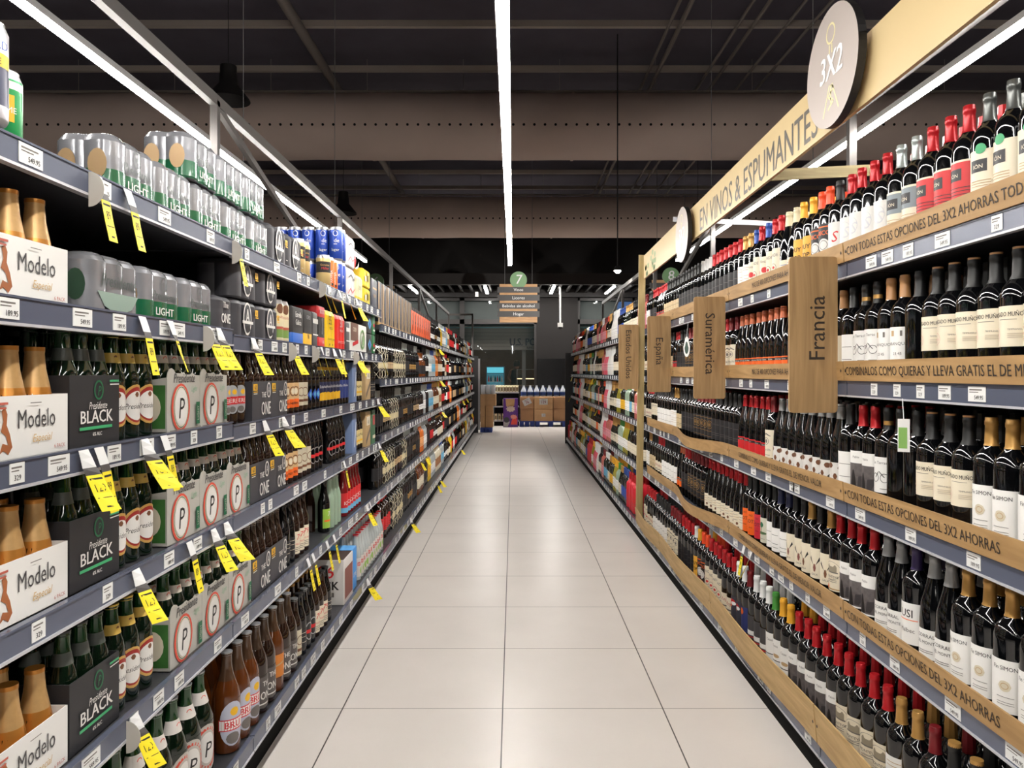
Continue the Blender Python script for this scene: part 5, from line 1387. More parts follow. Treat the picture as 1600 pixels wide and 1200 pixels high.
# single cans
def can_mesh(h, body, bands=(), draw=(), r=0.033):
    mb = MB()
    p = [(0.024, 0, SILVER), (0.030, 0.004, SILVER), (r, 0.010, body)]
    for z0, z1, m in bands:
        p += [(r, z0, m), (r, z1, body)]
    p += [(r, h - 0.016, SILVER), (0.0275, h - 0.003, SILVER), (0.028, h, SILVER), (0.026, h, SILVER), (0.025, h - 0.003, SILVER)]
    mb.lathe(p, SILVER, 22)
    s = Surf(mb, r, 0, 0.00015); s.draw(draw)
    return mb.mesh('can')
c1 = can_mesh(0.163, mat((214, 214, 220), 0.3, 0.4), [(0.03, 0.09, mat((70, 72, 96), 0.35)), (0.09, 0.112, YEL)], [('text', 'HARD', 0, 0.118, 0.02, BLUEP), ('text', 'LITE', 0, 0.094, 0.014, INK)])
c2 = can_mesh(0.118, mat((40, 150, 84), 0.3, 0.2), [(0.085, 0.098, WHITE)], [('rect', -0.01, 0.01, 0.03, 0.075, YEL), ('text', 'LIME', 0, 0.045, 0.014, WHITE)])
tag(ob('can', c1, None, (-0.838, 1.168, zL(0, 1.2) + 0.0055), -0.6), 'tall white can with yellow band, left top shelf at the near end', 'can')
tag(ob('can', c2, None, (-0.862, 1.238, zL(0, 1.2)), -0.6), 'short green can, left top shelf at the near end', 'can')
goldc = can_mesh(0.157, mat((212, 184, 126), 0.3, 0.5), [(0.075, 0.125, INK)], [('text', 'Genuine', 0, 0.105, 0.013, GOLD), ('text', 'Miller', 0, 0.088, 0.016, REDP, 0, 1, False, 0.2)])
for k in range(2):
    tag(ob('can', goldc, None, (XF - 0.033, 2.985 + 0.0685*k, zL(0, 3.0)), -0.9), 'tall gold can with black band beside the dark grey packs, %s' % ('nearer', 'farther')[k], 'can', 'tall gold cans')
tag(ob('can', goldc, None, (XF - 0.033 - 0.0, 3.40, zL(0, 3.3)), -1.1), 'tall gold can with black band standing before the orange can', 'can', 'tall gold cans')
orc = can_mesh(0.157, mat((240, 112, 30), 0.3, 0.2), [], [('text', 'NARANJA', 0, 0.06, 0.016, WHITE, 0.01, 1, True), ('disc', 0, 0.03, 0.007, 0.007, INK)])
for k in range(2):
    tag(ob('can', orc, None, (XF - 0.033, 3.468 + 0.067*k, zL(0, 3.4)), -0.5), 'tall orange can on the left top shelf, %s' % ('nearer', 'farther')[k], 'can', 'tall orange cans')
bluec = can_mesh(0.166, mat((38, 72, 168), 0.3, 0.3), [], [('text', 'de', 0.006, 0.088, 0.028, WHITE, 0.02), ('text', 'lager', 0, 0.046, 0.02, WHITE, 0.01), ('ring', 0, 0.132, 0.012, 0.014, 0.003, SILVER), ('rect', -0.008, 0.008, 0.078, 0.081, WHITE)])
for t in range(2):
    for k in range(5):
        for q in range(2):
            rowtxt = ('front', 'second')[q]
            tag(ob('can', bluec, None, (XF - 0.033 - 0.0675*k, 3.640 + 0.0675*q, zL(0, 3.64) + 0.1665*t), -1.4 + random.uniform(-0.25, 0.25)), 'blue tall can, %s tier, %s row, %s from the aisle' % (('lower', 'upper')[t], rowtxt, nth(k+1)), 'can', 'blue tall cans on the left top shelf')
whp = pack_mesh(3, 2, 0.030, 0.163, mat((218, 214, 214), 0.3, 0.2), [('poly', [(-0.08, 0.02), (-0.03, 0.05), (0.02, 0.03), (0.08, 0.06), (0.08, 0.064), (0.02, 0.036), (-0.03, 0.056), (-0.08, 0.026)], REDP), ('poly', [(-0.08, 0.10), (-0.02, 0.12), (0.05, 0.1), (0.08, 0.13), (0.08, 0.134), (0.05, 0.106), (-0.02, 0.126), (-0.08, 0.106)], INK)], None, 0.05)
for t in range(2):
    goods('can_pack', whp, 3.755, 0.18, 0.12, zL(0, 3.8) + 0.1645*t, 'white can pack with red scribbles, %s of the stack, left top shelf' % ('bottom', 'top')[t], 'can pack', 'white scribbled can packs')
palep = pack_mesh(3, 2, 0.033, 0.150, mat((222, 206, 166), 0.35), [('text', 'CERO', 0, 0.07, 0.03, mat((90, 120, 60), 0.4))], YEL, 0.03)
goods('can_pack', palep, 3.945, 0.198, 0.132, zL(0, 4.0), 'pale cream can pack under the red snack bag', 'can pack')
bag = MB(); vs = []
nu, nv = 14, 10
for side_ in (1, -1):
    for j in range(nv+1):
        for i in range(nu+1):
            u = -1 + 2*i/nu; v = j/nv
            th = 0.042*(1 - abs(u)**2.4)*(math.sin(PI*min(1, max(0, v)))**0.7)
            vs.append((side_*th + 0.003*math.sin(7*u + 5*v), 0.085*u*(1 - 0.08*math.sin(PI*v)), 0.16*v))
M_ = (nu+1)*(nv+1); fs = []
for s_ in range(2):
    for j in range(nv):
        for i in range(nu):
            a = s_*M_ + j*(nu+1) + i
            fs.append((a, a+1, a+nu+2, a+nu+1) if s_ == 0 else (a, a+nu+1, a+nu+2, a+1))
bag.add(vs, fs, mat((206, 34, 48), 0.28, 0.2, 0.6, 0.3, 0.1, 60), True)
Surf(bag, None, 0.043, 0.002).draw([('poly', [(-0.05, 0.03), (0.02, 0.05), (0.06, 0.08), (0.05, 0.05), (0.0, 0.03)], WHITE)])
tag(ob('snack_bag', bag.mesh('snack_bag'), None, (XF - 0.06, 4.03, zL(0, 4.0) + 0.1505)), 'shiny red bag on top of the pale can pack, left top shelf', 'bag')
yelp = pack_mesh(3, 2, 0.033, 0.105, mat((228, 206, 60), 0.3, 0.1), [('rect', -0.02, 0.03, 0.03, 0.08, mat((200, 176, 30), 0.4)), ('text', 'III', 0.005, 0.035, 0.05, INK, 0.02), ('rect', -0.08, -0.04, 0.03, 0.06, WHITE)], None, 0.04)
for t in range(2):
    goods('can_pack', yelp, 4.160, 0.198, 0.132, zL(0, 4.2) + 0.1065*t, 'yellow can pack, %s of the stack, left top shelf' % ('bottom', 'top')[t], 'can pack', 'yellow can packs')
navy = sleeve(0.17, 0.14, 0.185, mat((30, 34, 52), 0.4), [('rect', -0.06, 0.06, 0.12, 0.13, GOLD), ('text', 'BREW', 0, 0.07, 0.03, GOLD)], 'beer_box')
goods('beer_box', navy, 4.395, 0.17, 0.14, zL(0, 4.4), 'dark navy beer box at the far end of the beer top shelf', 'box')
# second shelf, far goods
def stack(items, shelf):
    for (nm, me, y0, L, D, dz, lab, cat, grp) in items:
        goods(nm, me, y0, L, D, zL(shelf, y0 + L/2) + dz, lab, cat, grp)
bandc = can_mesh(0.158, mat((224, 212, 176), 0.35), [(0.02, 0.05, mat((120, 150, 80), 0.4)), (0.05, 0.06, REDL)], [('disc', 0, 0.125, 0.016, 0.018, BROWNP), ('text', 'malta', 0, 0.09, 0.016, REDL)])
for k in range(2):
    tag(ob('can', bandc, None, (XF - 0.034, 2.70 + 0.067*k, zL(1, 2.75)), -0.5), 'tall beige can after the dark grey stacks, %s' % ('nearer', 'farther')[k], 'can', 'tall beige cans')
est = sleeve(0.150, 0.13, 0.150, INK, [('text', 'Estrella', 0, 0.108, 0.030, WHITE, 0.02, 0.9), ('text', 'Galicia', 0, 0.078, 0.030, WHITE, 0.02, 0.9)], 'can_sleeve', [(0.0, 0.055, mat((30, 96, 190), 0.4))], INK)
yb = sleeve(0.120, 0.13, 0.150, INK, [('text', 'CERO', 0, 0.11, 0.022, SILVER, 0.01), ('text', 'N', 0, 0.03, 0.03, INK, 0.02)], 'can_sleeve', [(0.0, 0.06, YEL)], SILVER)
kb = sleeve(0.085, 0.13, 0.150, mat((70, 68, 70), 0.4), [('rect', -0.04, 0.04, 0.10, 0.12, PAPER), ('rect', -0.04, 0.04, 0.05, 0.055, PAPER)], 'can_sleeve', [], SILVER)
rb = sleeve(0.115, 0.13, 0.185, INK, [('text', 'BOCK', 0, 0.150, 0.025, WHITE, 0.01), ('rect', -0.006, 0.006, 0.06, 0.13, SILVER), ('text', '6X', 0.02, 0.02, 0.022, WHITE)], 'can_sleeve', [(0.135, 0.184, REDP), (0.0, 0.055, REDP)], REDP)
y55 = pack_mesh(3, 2, 0.033, 0.178, mat((240, 196, 30), 0.4), [('text', '55.', -0.01, 0.112, 0.060, INK, 0, 0.9), ('text', 'PRECIO', 0, 0.09, 0.016, INK, 0, 1.2), ('disc', -0.03, 0.02, 0.006, 0.006, INK), ('disc', 0.02, 0.02, 0.006, 0.006, INK)] + lines(-0.07, 0.07, (0.042, 0.046), INK), None, 0.04)
r50 = pack_mesh(3, 2, 0.033, 0.172, mat((222, 44, 34), 0.4), [('text', '50', 0.0, 0.112, 0.058, WHITE, 0, 0.9), ('text', 'PRECIO', 0, 0.09, 0.016, WHITE, 0, 1.2)] + lines(-0.07, 0.07, (0.035, 0.042), WHITE), None, 0.04)
grn = sleeve(0.42, 0.15, 0.155, mat((222, 220, 212), 0.5), [('rect', -0.20, -0.02, 0.06, 0.154, mat((120, 84, 70), 0.5)), ('text', 'CIDER', -0.11, 0.11, 0.03, CREAM), ('poly', [(-0.16, 0.03), (-0.02, 0.05), (-0.02, 0.07), (-0.16, 0.05)], REDP), ('ring', 0.09, 0.075, 0.06, 0.055, 0.014, mat((110, 150, 90), 0.5)), ('disc', 0.10, 0.07, 0.025, 0.03, mat((150, 180, 130), 0.5))], 'cider_box', [], mat((200, 196, 190), 0.5), 0.006)
bdi = sleeve(0.15, 0.14, 0.120, INK, [('poly', [(0.0, 0.02), (0.05, 0.055), (0.0, 0.09), (-0.05, 0.055)], SKY), ('poly', [(0.0, 0.035), (0.03, 0.055), (0.0, 0.075), (-0.03, 0.055)], BLUEP)], 'can_sleeve')
gpk = sleeve(0.085, 0.14, 0.120, mat((30, 110, 60), 0.4), [('poly', [(0, 0.04), (0.03, 0.055), (0, 0.07), (-0.03, 0.055)], REDP), ('rect', -0.03, 0.03, 0.02, 0.03, PAPER)], 'can_sleeve')
stack([('can_sleeve', est, 2.812, 0.15, 0.13, 0, 'black and blue can pack on the left second shelf', 'can pack', None),
       ('can_sleeve', yb, 2.968, 0.12, 0.13, 0, 'black can pack with yellow base, left second shelf', 'can pack', None),
       ('can_sleeve', kb, 3.094, 0.085, 0.13, 0, 'grey and black can pack, left second shelf', 'can pack', None),
       ('can_sleeve', rb, 3.185, 0.115, 0.13, 0, 'tall red and black can pack beside the yellow one', 'can pack', None),
       ('can_pack', y55, 3.306, 0.198, 0.132, 0, 'bright yellow can pack lettered 55, left second shelf', 'can pack', None),
       ('can_pack', r50, 3.51, 0.198, 0.132, 0, 'bright red can pack lettered 50, left second shelf', 'can pack', None),
       ('can_sleeve', kb, 3.714, 0.085, 0.13, 0, 'grey can pack between the red pack and white box', 'can pack', None),
       ('cider_box', grn, 3.81, 0.42, 0.15, 0, 'white box with brown panel and green ring, left second shelf', 'box', None)]
      + [('can_sleeve', bdi, 4.245, 0.15, 0.14, 0.121*t, 'black can pack with blue diamond, %s of the stack' % ('bottom', 'top')[t], 'can pack', 'black packs with blue diamonds') for t in range(2)]
      + [('can_sleeve', gpk, 4.41, 0.085, 0.14, 0.121*t, 'green can pack beside the blue diamonds, %s of the stack' % ('bottom', 'top')[t], 'can pack', 'green can packs') for t in range(2)], 1)
# cartons among the bottles
bluec2 = sleeve(0.10, 0.13, 0.21, mat((110, 130, 170), 0.45), [('poly', [(-0.02, 0.03), (0.0, 0.03), (0.04, 0.16), (0.02, 0.16)], mat((210, 220, 236), 0.5))], 'gift_carton', [], None, 0.004)
tanc = sleeve(0.135, 0.13, 0.20, mat((186, 156, 112), 0.5), [('rect', -0.05, 0.05, 0.12, 0.17, CREAM), ('poly', [(-0.066, 0.01), (0.066, 0.09), (0.066, 0.12), (-0.066, 0.04)], mat((110, 96, 80), 0.5)), ('text', 'ALE', 0, 0.13, 0.03, INK)], 'gift_carton', [], None, 0.004)
greenc = sleeve(0.10, 0.13, 0.20, mat((70, 110, 80), 0.5), [('rect', -0.03, 0.03, 0.11, 0.17, mat((190, 80, 80), 0.5)), ('rect', -0.04, 0.04, 0.03, 0.05, CREAM)], 'gift_carton', [], None, 0.004)
for sh, w in ((2, 'third'), (3, 'fourth')):
    goods('gift_carton', bluec2, 3.865, 0.10, 0.13, zL(sh, 3.9), 'tall blue grey carton among the bottles, left %s shelf' % w, 'carton', 'cartons among the beer bottles')
    goods('gift_carton', tanc, 4.215, 0.135, 0.13, zL(sh, 4.2), 'tan carton with striped front, left %s shelf' % w, 'carton', 'cartons among the beer bottles')
goods('gift_carton', greenc, 4.40, 0.10, 0.13, zL(3, 4.4), 'green carton at the end of the left fourth shelf', 'carton', 'cartons among the beer bottles')
b06 = sleeve(0.19, 0.25, 0.205, mat((206, 202, 198), 0.5), [('text', '06', -0.03, 0.125, 0.06, REDP, 0.01, 1, False, 0.2), ('text', 'BLACK', 0, 0.07, 0.035, INK, 0.02), ('rect', -0.08, 0.08, 0.02, 0.16, mat((120, 60, 50), 0.5))][2:], 'beer_box', [], mat((60, 40, 32), 0.6), 0.004)
tb = goods('beer_box', b06, 3.385, 0.19, 0.25, zL(5, 3.4), 'white box with red 06 lettering on the left bottom shelf', 'box', None, -0.777)
mb = MB(); e = -0.0962
put_text(mb, '06', (0.035, e, 0.122), (1, 0, 0), (0, 0, 1), 0.085, REDP, 0.012, 1.0, 0.2); put_text(mb, 'BLACK', (0.02, e, 0.068), (1, 0, 0), (0, 0, 1), 0.056, INK, 0.03, 0.95)
mb.add([(x, e, z) for x, z in ((-0.03, 0.035), (0.08, 0.035), (0.08, 0.056), (-0.03, 0.056))], [(0, 1, 2, 3)], GREYINK)
ob('end_print', mb.mesh('end_print'), tb)
bl6 = sleeve(0.10, 0.18, 0.20, mat((60, 136, 206), 0.45), [('text', 'LIME', 0, 0.06, 0.03, WHITE)], 'beer_box', [], mat((90, 160, 220), 0.5), 0.004)
goods('beer_box', bl6, 3.60, 0.10, 0.18, zL(5, 3.7), 'bright blue box behind the white 06 box, left bottom shelf', 'box', None, -0.785)
#PART5
# ------------------------------------------------------------------ spirits beyond the beer
SK = []
def sk(d, shape, glass, labm, capm, lz=(0.055, 0.14), cz=0.235, items=(), net=False, neck=None):
    hs = SHAPES[shape][-1][1]
    lz = tuple(v*hs/0.29 for v in lz); cz = round(cz*hs/0.29, 4)
    if shape == 'squat':
        lz = (0.03, 0.11); cz = 0.2
    it = list(items) or lines(-0.022, 0.022, (lz[0] + 0.01, lz[0] + 0.024, lz[1] - 0.016), INK)
    parts = [('capsule', cap_mesh(shape, cz, capm)), ('label', label_mesh(shape, lz[0], lz[1], 80, labm, it))]
    if net:
        parts.append(('net', NETM))
    SK.append((Proto('spirit_bottle', body_mesh(shape, glass, None, 0, 'glass', 14), parts), d, shape, glass, labm, capm, SHAPES[shape][3][0] if shape != 'squat' else 0.047))
CORD = mat((222, 212, 182), 0.6)
def net_mesh():
    mb = MB()
    def P(a, z):
        r = rad('liquor', z) + 0.003
        return (r*math.cos(a), r*math.sin(a), z)
    zs = [0.004 + 0.016*k for k in range(14)]
    for s_ in (1, -1):
        for k in range(5):
            a = 2*PI*k/5; prev = P(a, zs[0])
            for i, z in enumerate(zs[1:]):
                cur = P(a + s_*(i+1)*0.36, z)
                mb.tube(prev, cur, 0.0013, CORD, 3); prev = cur
    mb.lathe([(0.0445, 0.07), (0.0445, 0.11)], mat((214, 200, 160), 0.5), 4, 0, 0, 0, -0.35, 0.35, cap=False)
    return mb.mesh('net')
NETM = net_mesh()
sk('black bottle with tan label', 'liquor', GLASS_BLK, TAN, CAPM['blk'], (0.07, 0.115))
sk('amber bottle with cream label', 'liquor', mat((96, 48, 16), 0.07, 0, 0.6, 0.3), CREAM, CAPM['gld'])
sk('black bottle with gold label', 'tall', GLASS_BLK, GOLD, CAPM['blk'], (0.075, 0.115))
sk('dark bottle in a cord net', 'liquor', GLASS_BLK, DARKP, CAPM['blk'], net=True)
sk('clear bottle with white label', 'tall', GLASS_CLR, PAPER, CAPM['sil'])
sk('squat amber bottle with black label', 'squat', mat((110, 56, 18), 0.07, 0, 0.6, 0.3), DARKP, CAPM['blk'])
sk('orange bottle with pale label', 'liquor', mat((214, 112, 44), 0.2), mat((240, 170, 110), 0.4), CAPM['wht'])
sk('brown bottle with red label', 'liquor', GLASS_BRN, REDP, CAPM['red'])
sk('blue labelled clear bottle', 'tall', GLASS_CLR, SKY, CAPM['blu'])
sk('squat brown bottle with cream label', 'squat', GLASS_BRN, CREAM, CAPM['gld'])
sk('white cream liqueur bottle', 'liquor', mat((214, 204, 180), 0.3), mat((160, 110, 70), 0.4), CAPM['gld'])
sk('dark bottle with white label', 'liquor', GLASS_BLK, PAPER, CAPM['blk'], (0.06, 0.105))
sk('yellow spirit bottle', 'tall', mat((224, 186, 50), 0.2), YEL, CAPM['wht'])
sk('black tall bottle with dark label', 'tall', GLASS_BLK, DARKP, CAPM['sil'])
smix = [[11, 2, 11, 12, 4, 8, 10, 7, 7, 11, 4, 7, 5], [3, 0, 3, 13, 2, 13, 5, 11, 4, 8, 6, 1, 11, 10, 7, 9], [13, 0, 3, 13, 2, 13, 0, 11, 4, 13, 8, 1, 10, 7, 11, 7, 6], [13, 3, 0, 3, 13, 2, 13, 6, 4, 13, 7, 11, 9, 7], [7, 3, 13, 2, 13, 1, 13, 12, 4, 10, 8, 11, 9, 12, 7, 4]]
SB = MB()
navyb = sleeve(0.146, 0.12, 0.275, mat((34, 38, 54), 0.4), [('rect', -0.068, -0.035, 0.01, 0.265, TAN), ('rect', 0.035, 0.068, 0.01, 0.265, mat((150, 124, 96), 0.45)), ('rect', -0.02, 0.02, 0.06, 0.2, mat((90, 92, 104), 0.4))], 'gift_box', [(0.0, 0.022, GOLD)], mat((120, 100, 80), 0.5), 0.004)
orgb = sleeve(0.138, 0.12, 0.25, mat((214, 84, 36), 0.45), [('rect', -0.02, -0.008, 0.06, 0.2, INK), ('rect', 0.008, 0.02, 0.06, 0.2, INK), ('rect', -0.02, 0.02, 0.12, 0.135, INK), ('rect', -0.045, -0.035, 0.1, 0.22, PAPER)], 'gift_box', [(0.0, 0.03, INK), (0.22, 0.2495, INK)], INK, 0.004)
yS = LY0 + 3*BAY + 0.01
for k in range(9):
    goods('gift_box', navyb, yS + 0.167*k, 0.146, 0.12, zl(4)[0] + 0.0005, 'navy and tan gift box, %s past the beer, left top shelf' % nth(k+1), 'gift box', 'navy gift boxes')
yO = yS + 0.167*9 + 0.02
for k in range(9):
    goods('gift_box', orgb, yO + 0.156*k, 0.138, 0.12, zl(4)[0] + 0.0005, 'orange and black gift box, %s past the navy boxes, left top shelf' % nth(k+1), 'gift box', 'orange gift boxes')
yT = yO + 0.156*9 + 0.06
for j in range(5):
    y = yS + 0.045 if j else yT
    n = mi = run = 0; cur = smix[j][0]
    while y < LEND - 0.11:
        if run <= 0:
            cur = smix[j][mi % len(smix[j])]; mi += 1; run = random.choice((3, 4, 4, 5, 6))
        run -= 1
        p, d, shape, glass, lm, cm, r = SK[cur]
        y += r + 0.001
        if cur == 3:
            y += 0.004
        x = (LX['lip'] - 0.066 if j < 4 else LX['base'] - 0.098) - random.uniform(0, 0.006)
        z = zl(4)[j] + 0.0006
        n += 1
        if n <= 60:
            place(p, (x, y, z), random.uniform(-0.7, -0.1), '%s, %s past %s, left %s shelf' % (d, nth(n), 'beer' if j else 'orange boxes', SHN[j] if j < 4 else 'bottom'), 'spirit bottle', 'spirits on the left %s shelf' % SHN[j])
        else:
            quick(SB, x, y, z, shape, glass, lm, cm, 8)
        quick(SB, x - 0.098, y, z, shape, glass, lm, cm, 6)
        y += r + 0.001 + (0.004 if cur == 3 else 0)
o = ob('spirit_bottles', SB.mesh('spirit_bottles')); o['kind'] = 'stuff'
tag(o, 'spirit bottles behind the front rows and at the far end, left rack', 'spirit bottle')

# ------------------------------------------------------------------ yellow price flags and other hanging tags
TAGY = mat((244, 222, 40), 0.5); TAGW = mat((226, 226, 226), 0.45); TAGD = mat((70, 66, 66), 0.5)
def flag_mesh(variant):
    random.seed(40 + variant)
    w = 0.031; lean = (0.040, 0.030, 0.050, 0.018)[variant]; ln = (0.112, 0.118, 0.106, 0.125)[variant]; tw = (0.010, -0.006, 0.016, 0.0)[variant]
    path = [(0.002, 0.004), (0.007, -0.012), (0.012, -0.030), (0.012 + lean*0.18, -0.044), (0.012 + lean*0.55, -0.044 - (ln-0.044)*0.5), (0.012 + lean, -ln)]
    mats_ = [TAGW, TAGW, TAGD, TAGY, TAGY]
    mb = MB()
    N = len(path)
    def q(i, s_, t=0):
        x, z = path[i]; f = i/(N-1)
        return (x + s_*tw*f + t, s_*w/2 + 0.008*f, z)
    for i in range(N-1):
        vs = [q(i, -1), q(i, 1), q(i+1, 1), q(i+1, -1)] + [q(i, -1, -0.0008), q(i, 1, -0.0008), q(i+1, 1, -0.0008), q(i+1, -1, -0.0008)]
        mb.add(vs, [(0, 1, 2, 3), (7, 6, 5, 4), (0, 4, 5, 1), (2, 6, 7, 3), (1, 5, 6, 2), (0, 3, 7, 4)], mats_[i])
    def pt(u, v):          # u across -1..1, v 0..1 down the yellow part
        t = 3 + 2*v; i = min(int(t), N-2); f = t - i
        a, b = q(i, u, 0.0006), q(i+1, u, 0.0006)
        return tuple(a[k] + (b[k]-a[k])*f for k in range(3))
    for v0, v1, u0, u1 in ((0.08, 0.13, -0.8, 0.8), (0.62, 0.64, -0.8, 0.8), (0.86, 0.9, -0.3, 0.4)):
        mb.add([pt(u0, v0), pt(u1, v0), pt(u1, v1), pt(u0, v1)], [(0, 1, 2, 3)], INK)
    tv, tf = text_geo(('129', '104', '164', '89')[variant], 0.0)
    mb.add([pt(max(-1, min(1, a*0.95)), 0.46 - b*0.30) for a, b, l in tv], tf, INK)
    return mb.mesh('price_flag')
FLAGS = [flag_mesh(k) for k in range(4)]
flapm = MB()
flapm.add([(0.03*math.sin(PI*k/12) + 0.001, -0.028, -0.03 + 0.034*math.cos(PI*k/12)) for k in range(13)] + [(0.03*math.sin(PI*k/12) + 0.001, -0.029, -0.03 + 0.034*math.cos(PI*k/12)) for k in range(13)],
          [tuple(range(13)), tuple(range(25, 12, -1))] + [(k, k+1, 14+k, 13+k) for k in range(12)], mat((196, 190, 180), 0.4))
FLAP = flapm.mesh('clip_flap')
random.seed(11)
def flags(side, shelf, xs, flaps=()):
    X = LX if side < 0 else RX
    last = shelf == 5 or (side > 0 and shelf == 4)
    lx = X['base'] if last else X['lip']
    got = []
    for x in sorted(xs, key=lambda v: abs(v - 802), reverse=True):
        y = 1153*abs(lx - 0.0)/abs(x - 802)
        got.append((y, x))
    for n, (y, x) in enumerate(got):
        if side < 0:
            i = int((y - LY0)/BAY); zs = zl(i); z = zs[min(shelf, len(zs)-1)]
        else:
            z = ZR[shelf]
        sgn = 1 if side < 0 else -1
        o = ob('price_flag', FLAGS[random.randrange(4)], None, (lx + sgn*0.0035, y, z - 0.003), 0 if side < 0 else PI)
        tag(o, 'yellow price flag hanging from the %s %s shelf edge, %s from the camera' % ('left' if side < 0 else 'right', SHN[shelf] if not last else 'bottom', nth(n+1)), 'price tag', 'yellow price flags')
        if x in flaps:
            ob('clip_flap', FLAP, o)
flags(-1, 0, [148, 195, 366, 500, 510, 528, 541, 555, 678, 683, 687, 729, 732, 735], (148, 366, 500))
flags(-1, 1, [218, 262, 322, 338, 392, 453, 489, 500, 519, 529, 553, 562, 594, 680, 685, 722, 730], (322, 453, 489, 553))
flags(-1, 2, [126, 150, 222, 252, 410, 440, 588, 684, 688, 721, 727])
flags(-1, 3, [208, 292, 330, 350, 535, 590, 655, 663, 716, 722])
flags(-1, 4, [205, 478, 486, 508, 519, 571, 576], (205,))
flags(-1, 5, [572, 640, 681, 686, 719])
flags(1, 3, [1165, 1176]); flags(1, 1, [896, 929, 934]); flags(1, 2, [893, 926, 936])
# a tag on a clear loop by the torn-label bottle and two drop-shaped neck tags
mb = MB().box(-0.0006, 0.0006, -0.014, 0.014, -0.085, 0.0, PAPER)
mb.box(-0.0012, -0.0006, -0.008, 0.012, -0.076, -0.022, mat((130, 176, 90), 0.5))
o = ob('hang_tag', mb.mesh('hang_tag'), None, (1.008, 1.905, 1.150), 1.0)
tag(o, 'white and green paper tag dangling below the second wine shelf', 'tag')
ob('plastic_loop', MB().tube((0, 0, 0), (0.012, 0.004, 0.052), 0.0012, TAGW, 5).mesh('plastic_loop'), o)
for (y, z, lb_) in ((4.30, 1.48, 'white drop shaped tag hanging right of the España sign'), (5.95, 1.05, 'white drop shaped tag hanging under the Estados Unidos sign')):
    mb = MB(); n = 20
    pts = [(0.028*math.sin(2*PI*k/n)*(1 if math.cos(2*PI*k/n) < 0.3 else 0.75), 0.06*math.cos(2*PI*k/n) - 0.06) for k in range(n)]
    mb.add([(0.0, a, b) for a, b in pts] + [(0.001, a, b) for a, b in pts], [tuple(range(n)), tuple(range(2*n-1, n-1, -1))] + [(k, (k+1) % n, n+(k+1) % n, n+k) for k in range(n)], PAPER)
    mb.add([(-0.0006, a*0.6, b*0.6 - 0.03) for a, b in pts], [tuple(range(n))], mat((60, 80, 70), 0.5))
    o = tag(ob('drop_tag', mb.mesh('drop_tag'), None, (1.01, y, z), 0.5), lb_, 'tag')
    ob('string', MB().tube((0, 0, 0), (0.012, 0, (ZR[0] if z > 1.3 else ZR[1]) - 0.045 - z), 0.0008, TAGW, 4).mesh('string'), o)

# ------------------------------------------------------------------ goods along the back wall
PALM = mat((36, 62, 140), 0.55)
def pallet(x0, x1, y0, y1, label, h=0.13):
    root = ob('pallet', None, None, ((x0+x1)/2, (y0+y1)/2, 0)); tag(root, label, 'pallet')
    a, b = (x1-x0)/2, (y1-y0)/2
    mb = MB()
    for k in range(5):
        yy = -b + 2*b*k/4.999
        mb.box(-a, a, yy, min(b, yy + 2*b/6), h-0.025, h, PALM)
    ob('deck', mb.mesh('deck'), root)
    for xx in (-a, -0.05, a - 0.1):
        ob('foot', MB().box(xx, xx + 0.1, -b, b, 0, h-0.025, PALM).mesh('foot'), root)
def carton(x0, x1, y0, y1, z0, z1, label, m=None, sheet=None, rot=0.0):
    root = ob('cardboard_box', None, None, ((x0+x1)/2, (y0+y1)/2, z0)); tag(root, label, 'box', 'cardboard boxes at the back')
    a, b, h = (x1-x0)/2, (y1-y0)/2, z1-z0
    mb = MB().bevbox(-a, a, -b, b, 0, h, 0.012, m or CARD)
    mb.box(-a*0.98, a*0.98, -b-0.001, -b+0.001, h*0.49, h*0.505, CARD2)
    ob('body', mb.mesh('body'), root)
    ob('tape', MB().box(-a*0.97, a*0.97, -0.025, 0.025, h, h+0.001, mat((196, 168, 120), 0.35)).mesh('tape'), root)
    if sheet:
        t, w, hh, zc = sheet
        c, s_ = math.cos(rot), math.sin(rot)
        f = lambda u, v: (u*c - v*s_, -b - 0.002, zc + u*s_ + v*c)
        mb = MB().add([f(-w/2, -hh/2), f(w/2, -hh/2), f(w/2, hh/2), f(-w/2, hh/2)], [(0, 1, 2, 3)], PAPER)
        put_text(mb, t, (-(-hh*0.3)*s_, -b - 0.003, zc - hh*0.3*c), (c, 0, s_), (-s_, 0, c), hh*0.62, mat((150, 60, 66), 0.5), 0.015, 0.9)
        put_text(mb, 'OFERTA', (-(hh*0.22)*s_, -b - 0.003, zc + hh*0.22*c), (c, 0, s_), (-s_, 0, c), hh*0.2, INK, 0.01)
        ob('price_sheet', mb.mesh('price_sheet'), root)
pallet(0.15, 0.50, 17.30, 17.95, 'blue pallet under the box stack with the tilted sheet')
pallet(0.52, 1.25, 17.25, 17.95, 'wide blue pallet under the boxes at back right')
carton(0.17, 0.475, 17.30, 17.8, 0.131, 0.42, 'cardboard box on the pallet under the tilted price sheet box', CARD2)
carton(0.16, 0.48, 17.29, 17.8, 0.422, 0.70, 'cardboard box with tilted 76 price sheet', CARD2, ('76', 0.19, 0.145, 0.16), 0.45)
carton(0.49, 0.925, 17.26, 17.8, 0.131, 0.41, 'wide cardboard box with small white sheet at bottom', None, ('12', 0.09, 0.075, 0.14))
carton(0.49, 0.925, 17.26, 17.8, 0.412, 0.695, 'wide cardboard box with 129 price sheet', None, ('129', 0.195, 0.14, 0.175))
carton(0.945, 1.27, 17.28, 17.8, 0.131, 0.42, 'bottom cardboard box right of the 129 sheet stack', CARD2)
carton(0.945, 1.27, 17.28, 17.8, 0.422, 0.695, 'top cardboard box right of the 129 sheet stack', CARD2)
JUG = mat((226, 230, 240), 0.35); JUGL = mat((40, 66, 130), 0.45); JUGB = mat((196, 206, 222), 0.35)
